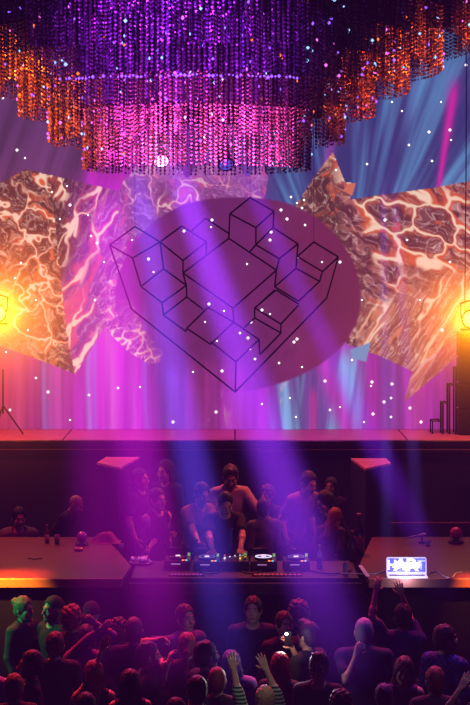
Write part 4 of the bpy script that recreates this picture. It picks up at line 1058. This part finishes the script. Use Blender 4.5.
person('tall man in pale button shirt looking down behind the performer in black', 231, 466, Y=21.95, floor=ZP, yaw=5, hair='quiff', hair_rgb=(28, 14, 14), top='long', top_rgb=(178, 152, 182), skin='tan', extra='beard', group=SG, lean=.10, head=(.42, 0, 0), arms=(((215, 545, -.1), (206, 525, 0), .5), ((266, 518, -.25), (258, 512, .1), .5)))
person('performer in black printed t-shirt with both hands on the mixer', 226, 493, Y=20.62, floor=ZP, yaw=6, hair='crop', hair_rgb=(26, 14, 16), top='tee', top_rgb=(24, 22, 32), print_rgb=(120, 170, 230), skin='fair', lean=.24, head=(.38, 0, .1), group=SG,
       arms=(((213, 556, -.42), (200, 540, -.1), .5), ((241, 556, -.42), (256, 540, -.1), .5)), h=.009)
person('person with reddish curly hair half hidden behind the one in grey', 267, 485, Y=22.6, floor=ZP, yaw=-30, hair='curly', hair_rgb=(80, 24, 24), top='long', top_rgb=(50, 24, 40), group=SG, skin='tan')
person('person in grey long-sleeved top turned away beside the performer in black', 263, 498, Y=21.2, floor=ZP, yaw=-150, hair='short', hair_rgb=(40, 18, 18), top='long', top_rgb=(96, 84, 104), group=SG, head=(0, 0, -.5), skin='tan', wide=1.05)
person('man in pale shirt bending down to the right of the violet shaft', 311, 472, Y=22.3, floor=ZP, yaw=35, hair='short', hair_rgb=(36, 14, 22), top='tee', top_rgb=(136, 100, 128), group=SG, lean=.5, head=(.15, 0, 0), skin='fair')
person('dim person with dark hair at the back of the right-hand huddle', 331, 477, Y=23.25, floor=ZP, yaw=-20, hair='long', hair_rgb=(50, 14, 20), top='long', top_rgb=(60, 20, 34), group=SG, skin='tan')
person('person with long dark hair bent forward at the right-hand huddle', 321, 492, Y=21.75, floor=ZP, yaw=-60, hair='long', hair_rgb=(26, 14, 30), top='long', top_rgb=(36, 28, 60), group=SG, lean=.35, head=(.3, 0, 0), female=True)
person('hunched person in dark striped cardigan closest to the clear bottle', 337, 508, Y=21.15, floor=ZP, yaw=150, hair='long', hair_rgb=(110, 40, 50), top='long', top_rgb=(60, 36, 70), group=SG, lean=.45, head=(.4, 0, 0), female=True)
# stool under the seated man
st_ = tag(empty('bar_stool', (X(19, 22.35), 22.42, ZP)), 'low black stool under the man sitting behind the left counter', 'stool')
MB().lathe([(.001, .30), (.17, .30), (.18, .32), (.17, .345), (.001, .35)], n=24).build('seat', m_fix, st_, True)
for k in range(4): a = PI/4 + k*PI/2; MB().tube([(.12*math.cos(a), .12*math.sin(a), .3), (.17*math.cos(a), .17*math.sin(a), .005)], .014, 6).build('leg', m_fix, st_)

# ---- the crowd
CG = 'people in the crowd'
UP = (0, 0, 1)
person('woman with pale tied hair in long-sleeved top lit green, far left', 24, 596, H=1.72, yaw=55, hair='bun', hair_rgb=(150, 130, 90), top='long', top_rgb=(70, 80, 70), female=True, group=CG, head=(.05, 0, 0))
person('man in beanie with beard turned to the green-lit woman', 53, 596, H=1.76, yaw=-50, hair='beanie', hair_rgb=(60, 70, 64), top='long', top_rgb=(40, 40, 46), extra='beard', group=CG)
person('person with tousled curly hair rimmed in red', 72, 605, H=1.78, yaw=170, hair='curly', hair_rgb=(120, 44, 36), top='long', top_rgb=(50, 26, 60), group=CG)
person('dim person in dark cap-like hair behind the folded purple arms', 91, 601, H=1.70, yaw=-160, hair='beanie', hair_rgb=(46, 24, 50), top='long', top_rgb=(44, 24, 50), group=CG)
person('person dancing with both purple sleeves folded over the head', 86, 624, H=1.66, yaw=185, hair='short', hair_rgb=(40, 20, 40), top='long', top_rgb=(150, 84, 170), group=CG,
       arms=(((96, 624, -.14), (112, 620, -.1), .5), ((108, 623, -.2), (74, 632, -.2), .5)))
person('person with round head of red-topped hair and dark broad back', 55, 631, H=1.74, yaw=188, hair='short', hair_rgb=(70, 26, 24), top='tee', top_rgb=(34, 24, 44), group=CG, wide=1.06)
person('bearded man in dark tee facing left, near the orange-haired head', 31, 650, H=1.72, yaw=-78, hair='short', hair_rgb=(26, 14, 14), top='tee', top_rgb=(30, 18, 24), extra='beard', skin='fair', group=CG)
person('person with orange-brown cropped hair seen from behind, bottom left', 14, 673, H=1.66, yaw=190, hair='short', hair_rgb=(130, 66, 30), top='tee', top_rgb=(60, 28, 28), group=CG)
person('person in pale shirt cut off by the left edge', -11, 645, H=1.72, yaw=150, hair='short', hair_rgb=(40, 26, 30), top='tee', top_rgb=(225, 210, 235), group=CG)
person('red-haired woman with one bare arm raised, hand open', 94, 660, H=1.62, yaw=185, hair='long', hair_rgb=(110, 34, 34), top='tank', top_rgb=(40, 20, 40), female=True, group=CG,
       arms=(None, ((105, 644, -.02), (121, 670, -.02), .1)))
person('person at the bottom edge with dark hair rimmed red, below the raised arm', 86, 692, H=1.68, yaw=180, hair='short', hair_rgb=(50, 22, 30), top='tee', top_rgb=(30, 18, 34), group=CG)
person('man with cropped hair and pink-lit neck in black tee', 134, 616, H=1.80, yaw=176, hair='crop', hair_rgb=(56, 30, 40), top='tee', top_rgb=(28, 20, 36), group=CG, wide=1.05)
person('dim person with wavy hair just left of the cropped man', 119, 618, H=1.66, yaw=-165, hair='curly', hair_rgb=(46, 22, 36), top='long', top_rgb=(40, 22, 46), group=CG)
person('man in profile facing right with purple face and dark tee', 149, 641, H=1.72, yaw=100, hair='short', hair_rgb=(34, 20, 40), top='tee', top_rgb=(32, 20, 48), group=CG, head=(.05, 0, 0), arms=(((163, 665, -.2), (150, 680, 0), .5), ((168, 662, -.1), (164, 684, -.1), .5)))
person('long-haired woman at the bottom edge with pink shoulder highlights', 130, 669, H=1.62, yaw=190, hair='long', hair_rgb=(60, 28, 60), top='tank', top_rgb=(60, 28, 60), female=True, group=CG)
person('cheerful man in violet tee facing right below the table front', 185, 604, H=1.80, yaw=35, hair='short', hair_rgb=(60, 24, 36), top='tee', top_rgb=(96, 60, 150), group=CG, arms=(((160, 640, -.25), (168, 645, 0), .5), None))
person('person with close pale hair glowing red at the rim', 187, 632, H=1.68, yaw=180, hair='pony', hair_rgb=(150, 60, 60), top='tee', top_rgb=(60, 26, 60), group=CG, female=True)  # red rim light is put into the hair colour
person('man in black tee with dark hair in profile facing right, middle of crowd', 206, 640, H=1.80, yaw=120, hair='short', hair_rgb=(28, 16, 30), top='tee', top_rgb=(20, 14, 26), group=CG)
person('person with round red-lit cropped head beside the raised left hand', 217, 666, H=1.66, yaw=180, hair='crop', hair_rgb=(130, 50, 60), top='tee', top_rgb=(40, 20, 50), group=CG)  # red light on the head is put into the hair colour
person('person with flat dark hair below the man in black tee', 197, 675, H=1.74, yaw=185, hair='short', hair_rgb=(44, 20, 26), top='tee', top_rgb=(30, 18, 30), group=CG)
person('head of dark hair at the bottom edge, between two others', 176, 697, H=1.66, yaw=180, hair='short', hair_rgb=(50, 26, 50), top='tee', top_rgb=(30, 18, 34), group=CG)
person('woman with long hair and violet satin back leaning right', 230, 650, H=1.60, yaw=165, hair='long', hair_rgb=(90, 56, 120), top='long', top_rgb=(170, 110, 200), female=True, group=CG, roll=.15)  # violet light is put into the hair and top colours
person('blond-haired person in striped sleeves raising both hands', 265, 685, H=1.62, yaw=182, hair='short', hair_rgb=(214, 176, 120), top='long', top_mat=stripe_mat('green_stripes', (170, 215, 165), (40, 56, 52), 9), group=CG, rolled=True, skin='fair',
       arms=(((264.5, 664, .10), (292, 690, .0), .08), ((233, 668, .10), (238, 700, .0), .08)))
person('man in dark blue tee standing facing the camera below the decks', 253, 596, H=1.80, yaw=-5, hair='short', hair_rgb=(22, 14, 20), top='tee', top_rgb=(36, 36, 84), skin='fair', group=CG, wide=1.08)
person('person with dark hair next to the lit phone, face shadowed', 284, 611, H=1.72, yaw=20, hair='short', hair_rgb=(50, 16, 18), top='long', top_rgb=(34, 14, 20), group=CG)
person('person with reddish curls behind the one holding the phone', 298, 600, H=1.74, yaw=-140, hair='curly', hair_rgb=(86, 26, 34), top='long', top_rgb=(36, 16, 24), group=CG)
PH = person('dark-haired man holding up a phone with its light on', 308, 621, H=1.78, yaw=-130, hair='quiff', hair_rgb=(34, 14, 14), top='tee', top_rgb=(26, 14, 20), skin='tan', group=CG,
       arms=(((292, 648, -.15), (303, 683, -.1), .5), None))
person('woman with orange-lit wavy hair below the lit phone', 280, 652, H=1.60, yaw=170, hair='long', hair_rgb=(150, 60, 30), top='tee', top_rgb=(60, 24, 44), female=True, group=CG)
person('man in sunglasses and dark v-neck facing the camera', 319, 652, H=1.74, yaw=-15, hair='quiff', hair_rgb=(26, 14, 18), top='tee', top_rgb=(22, 14, 24), extra='sunglasses', skin='tan', group=CG, h=.009)
person('dark curly head at the bottom edge right of the sunglasses man', 341, 690, H=1.62, yaw=175, hair='curly', hair_rgb=(30, 16, 26), top='tee', top_rgb=(26, 16, 30), group=CG)
person('shaven-headed man in navy tee with hand on the back of his neck', 364, 617, H=1.84, yaw=178, hair='crop', hair_rgb=(150, 140, 170), top='tee', top_rgb=(34, 30, 84), group=CG, wide=1.18,
       arms=(None, ((356, 656, -.20), (337, 688, -.12), .5)))
person('man in blue tee reaching one long bare arm up to the counter', 403, 603, H=1.78, yaw=170, hair='short', hair_rgb=(34, 18, 26), top='tee', top_rgb=(50, 60, 130), group=CG, skin='fair',
       arms=(((402, 595, .02), (409, 626, .35), .15), ((376, 592, .05), (374, 622, .0), .2)))
person('smiling woman with long dark wavy hair facing the camera', 405, 657, H=1.64, yaw=-5, hair='long', hair_rgb=(70, 24, 36), top='dress', top_rgb=(90, 50, 110), female=True, skin='fair', group=CG, head=(.1, .08, 0), h=.009)
person('man in blue checked shirt looking right, face in profile', 445, 624, H=1.80, yaw=140, hair='short', hair_rgb=(40, 24, 44), top='long', top_mat=checker_mat('blue_checks', (60, 60, 190), (26, 22, 80), 26), group=CG, wide=1.06, head=(0, 0, -.5))
person('person with reddish brown hair seen from behind, below the checked shirt', 435, 666, H=1.68, yaw=182, hair='short', hair_rgb=(110, 34, 30), top='tee', top_rgb=(40, 18, 34), group=CG)
person('person at the right bottom corner raising a violet-lit hand', 474, 702, H=1.64, yaw=175, hair='short', hair_rgb=(30, 18, 40), top='tank', top_rgb=(40, 24, 60), group=CG, skin='fair',
       arms=(None, ((461, 688, .08), (452, 720, .05), .15)))
person('person in pink-white blouse between the navy tee and the smiling woman', 384, 683, H=1.56, yaw=175, hair='short', hair_rgb=(60, 50, 110), top='tee', top_rgb=(230, 170, 210), female=True, group=CG)
# extra heads filling the front
# phone in hand
b_, AR_, s_, rot_, rl_ = PH
wr = rot_ @ ((AR_[-1][2] + AR_[-1][3] * .10) * s_) + rl_
ph = tag(empty('phone', wr + Vector((0, -.035, .02))), 'phone with glaring white light held up above the crowd', 'phone')
M = Matrix.Rotation(.1, 3, 'X')
MB().box((0, 0, 0), (.072, .009, .145), M=M, bev=.003).build('phone_body', mat('phone_black', (16, 16, 20), .3), ph)
MB().lathe([(.001, .006), (.014, .007), (.012, .012), (.001, .013)], (-.015, 0, .045), 12, Matrix.Rotation(PI/2, 3, 'X')).build('phone_light', mat('phone_white', (240, 245, 255), .3, emit=(240, 245, 255), estr=60.0), ph, True)

#LIGHTS
RED = (1, .05, .05); MAG = (1, .04, .7); BLU = (.12, .12, 1); VIO = (.35, .08, 1)
# back lights on the crowd and performers
for x_, c_, e_ in ((-4.6, (1, .05, .02), 2200), (-2.4, (1, .02, .10), 2000), (-.4, (1, .02, .07), 2000), (1.6, (1, .03, .05), 1800), (4.2, (.9, .03, .20), 1200)):
    light('SPOT', 'back_light', (x_, 20.8, 7.6), c_, e_, (x_ * .66, 16.6, 1.4), .12, 40, .8)
light('SPOT', 'blue_light', P(134, 160, 21.5), (.15, .15, 1), 500, P(236, 690, 15.6), .1, 14, .8)
light('SPOT', 'violet_light', P(174, 160, 21.5), (.3, .12, 1), 700, P(352, 690, 15.6), .1, 18, .8)
light('SPOT', 'magenta_light', P(100, 160, 21.5), MAG, 500, P(150, 690, 15.6), .1, 20, .8)
light('SPOT', 'blue_light', (3.6, 18.0, 7.6), (.15, .17, 1), 420, (2.0, 16.2, 1.6), .1, 34, .9)
# wash on the performers
light('SPOT', 'performer_wash', (3.4, 19.6, 6.6), (1, .09, .03), 300, (.1, 21.4, 2.2), .12, 34, .8)
light('SPOT', 'performer_wash', (-3.0, 19.4, 6.6), (.9, .03, .6), 110, (-1.2, 21.4, 2.0), .12, 30, .8)
light('SPOT', 'performer_wash', (.6, 23.7, 7.0), (1, .10, .04), 1100, (.2, 21.3, 2.2), .1, 44, .8)
light('SPOT', 'counter_wash', (-3.6, 20.4, 7.4), (1, .01, .10), 620, (-3.2, 20.5, 1.8), .15, 42, .9)
light('SPOT', 'counter_wash', (3.4, 20.2, 7.4), (.7, .04, .5), 230, (3.2, 20.5, 1.8), .15, 42, .9)
light('SPOT', 'wall_wash', (-4.6, 22.6, 5.4), (1, .04, .02), 260, (-3.8, 24.0, 1.9), .2, 90, 1)
light('SPOT', 'wall_wash', (4.4, 22.6, 5.4), (1, .08, .04), 110, (3.8, 24.0, 2.0), .2, 90, 1)
light('SPOT', 'plinth_wash', (0, 21.6, 7.4), (1, .10, .20), 420, (-1.6, 23.0, 2.66), .1, 22, .4)
light('SPOT', 'plinth_wash', (.1, 21.6, 7.4), (1, .10, .20), 420, (1.9, 23.0, 2.66), .1, 22, .4)
for x_, c_ in ((-3.6, (1, .16, .10)), (-1.2, (.8, .06, .7)), (1.2, (.8, .08, .7)), (3.6, (1, .16, .12))):
    light('SPOT', 'stage_floor_wash', (x_, 24.2, 6.2), c_, 260, (x_, 24.75, ZU), .15, 60, .9)
# the amber lamps' own light
light('POINT', 'amber_glow', LAMP_L + Vector((.25, -.3, 0)), (1, .42, .04), 30, size=.1); light('POINT', 'amber_glow', LAMP_R + Vector((-.25, -.3, 0)), (1, .42, .04), 30, size=.1)
# amber on the chandelier sides, pink from below its middle
light('SPOT', 'chandelier_amber', (-4.6, 16.6, 5.6), (1, .12, .002), 2300, (-2.3, 19.4, 7.25), .08, 36, .7)
light('SPOT', 'chandelier_amber', (4.8, 17.2, 5.2), (1, .09, .002), 1150, (2.1, 19.4, 7.5), .08, 34, .7)
light('SPOT', 'chandelier_pink', (-.4, 17.0, 3.4), (1, .06, .40), 12000, (-.45, 19.0, 6.55), .1, 36, .9)
light('SPOT', 'chandelier_violet', (-.6, 14.0, 5.6), (.42, .02, 1), 1300, (-.6, 18.0, 7.9), .2, 40, .9)
light('SPOT', 'chandelier_lime', (-.5, 15.9, 7.2), (.75, .9, .01), 260, (-.55, 16.8, 8.45), .02, 24, .3)
light('SPOT', 'green_light', (-4.3, 18.1, 3.0), (.02, 1, .25), 150, (-2.35, 18.3, 1.5), .03, 30, .7)
light('SPOT', 'edge_amber', (-3.1, 18.3, 2.9), (1, .42, .01), 1300, (-2.6, YF, ZD - .05), .02, 40, 1)  # amber spots added out of view to tint the counter edges
light('SPOT', 'edge_amber', (3.1, 18.4, 2.8), (1, .28, .04), 450, (2.75, YF, ZD - .05), .02, 30, .9)
light('SPOT', 'phone_beam', ph.location + Vector((-.02, -.10, .05)), (1, .95, .85), 60, P(262, 680, 14.9), .02, 60, .9)
light('POINT', 'phone_glow', ph.location + Vector((-.03, -.14, .06)), (1, .95, .9), 2.5, size=.02)
light('POINT', 'screen_spill', (X(406, 18.9), 18.88, ZD + .03), (.75, .72, 1), 3.5, size=.04)
light('SPOT', 'blouse_light', (1.9, 14.0, 4.0), (.6, .4, 1), 60, (2.2, 15.0, 1.6), .05, 30, .8)
light('AREA', 'screen_bounce', (0, 24.9, 6.0), (1, .15, .5), 40, (0, 18, 2.5), 5.0)
light('SPOT', 'front_fill', (.9, 13.2, 4.6), (1, .95, .85), 55, P(250, 674, 15.2), .02, 14, .8)  # added fill spot, whitens the raised arms from the camera side
light('SPOT', 'tray_light', (-1.6, 19.0, 5.5), (1, .25, .9), 160, (X(141, 20.1), 20.1, ZD), .03, 9, .6)  # added spot, brightens the cups on the tray
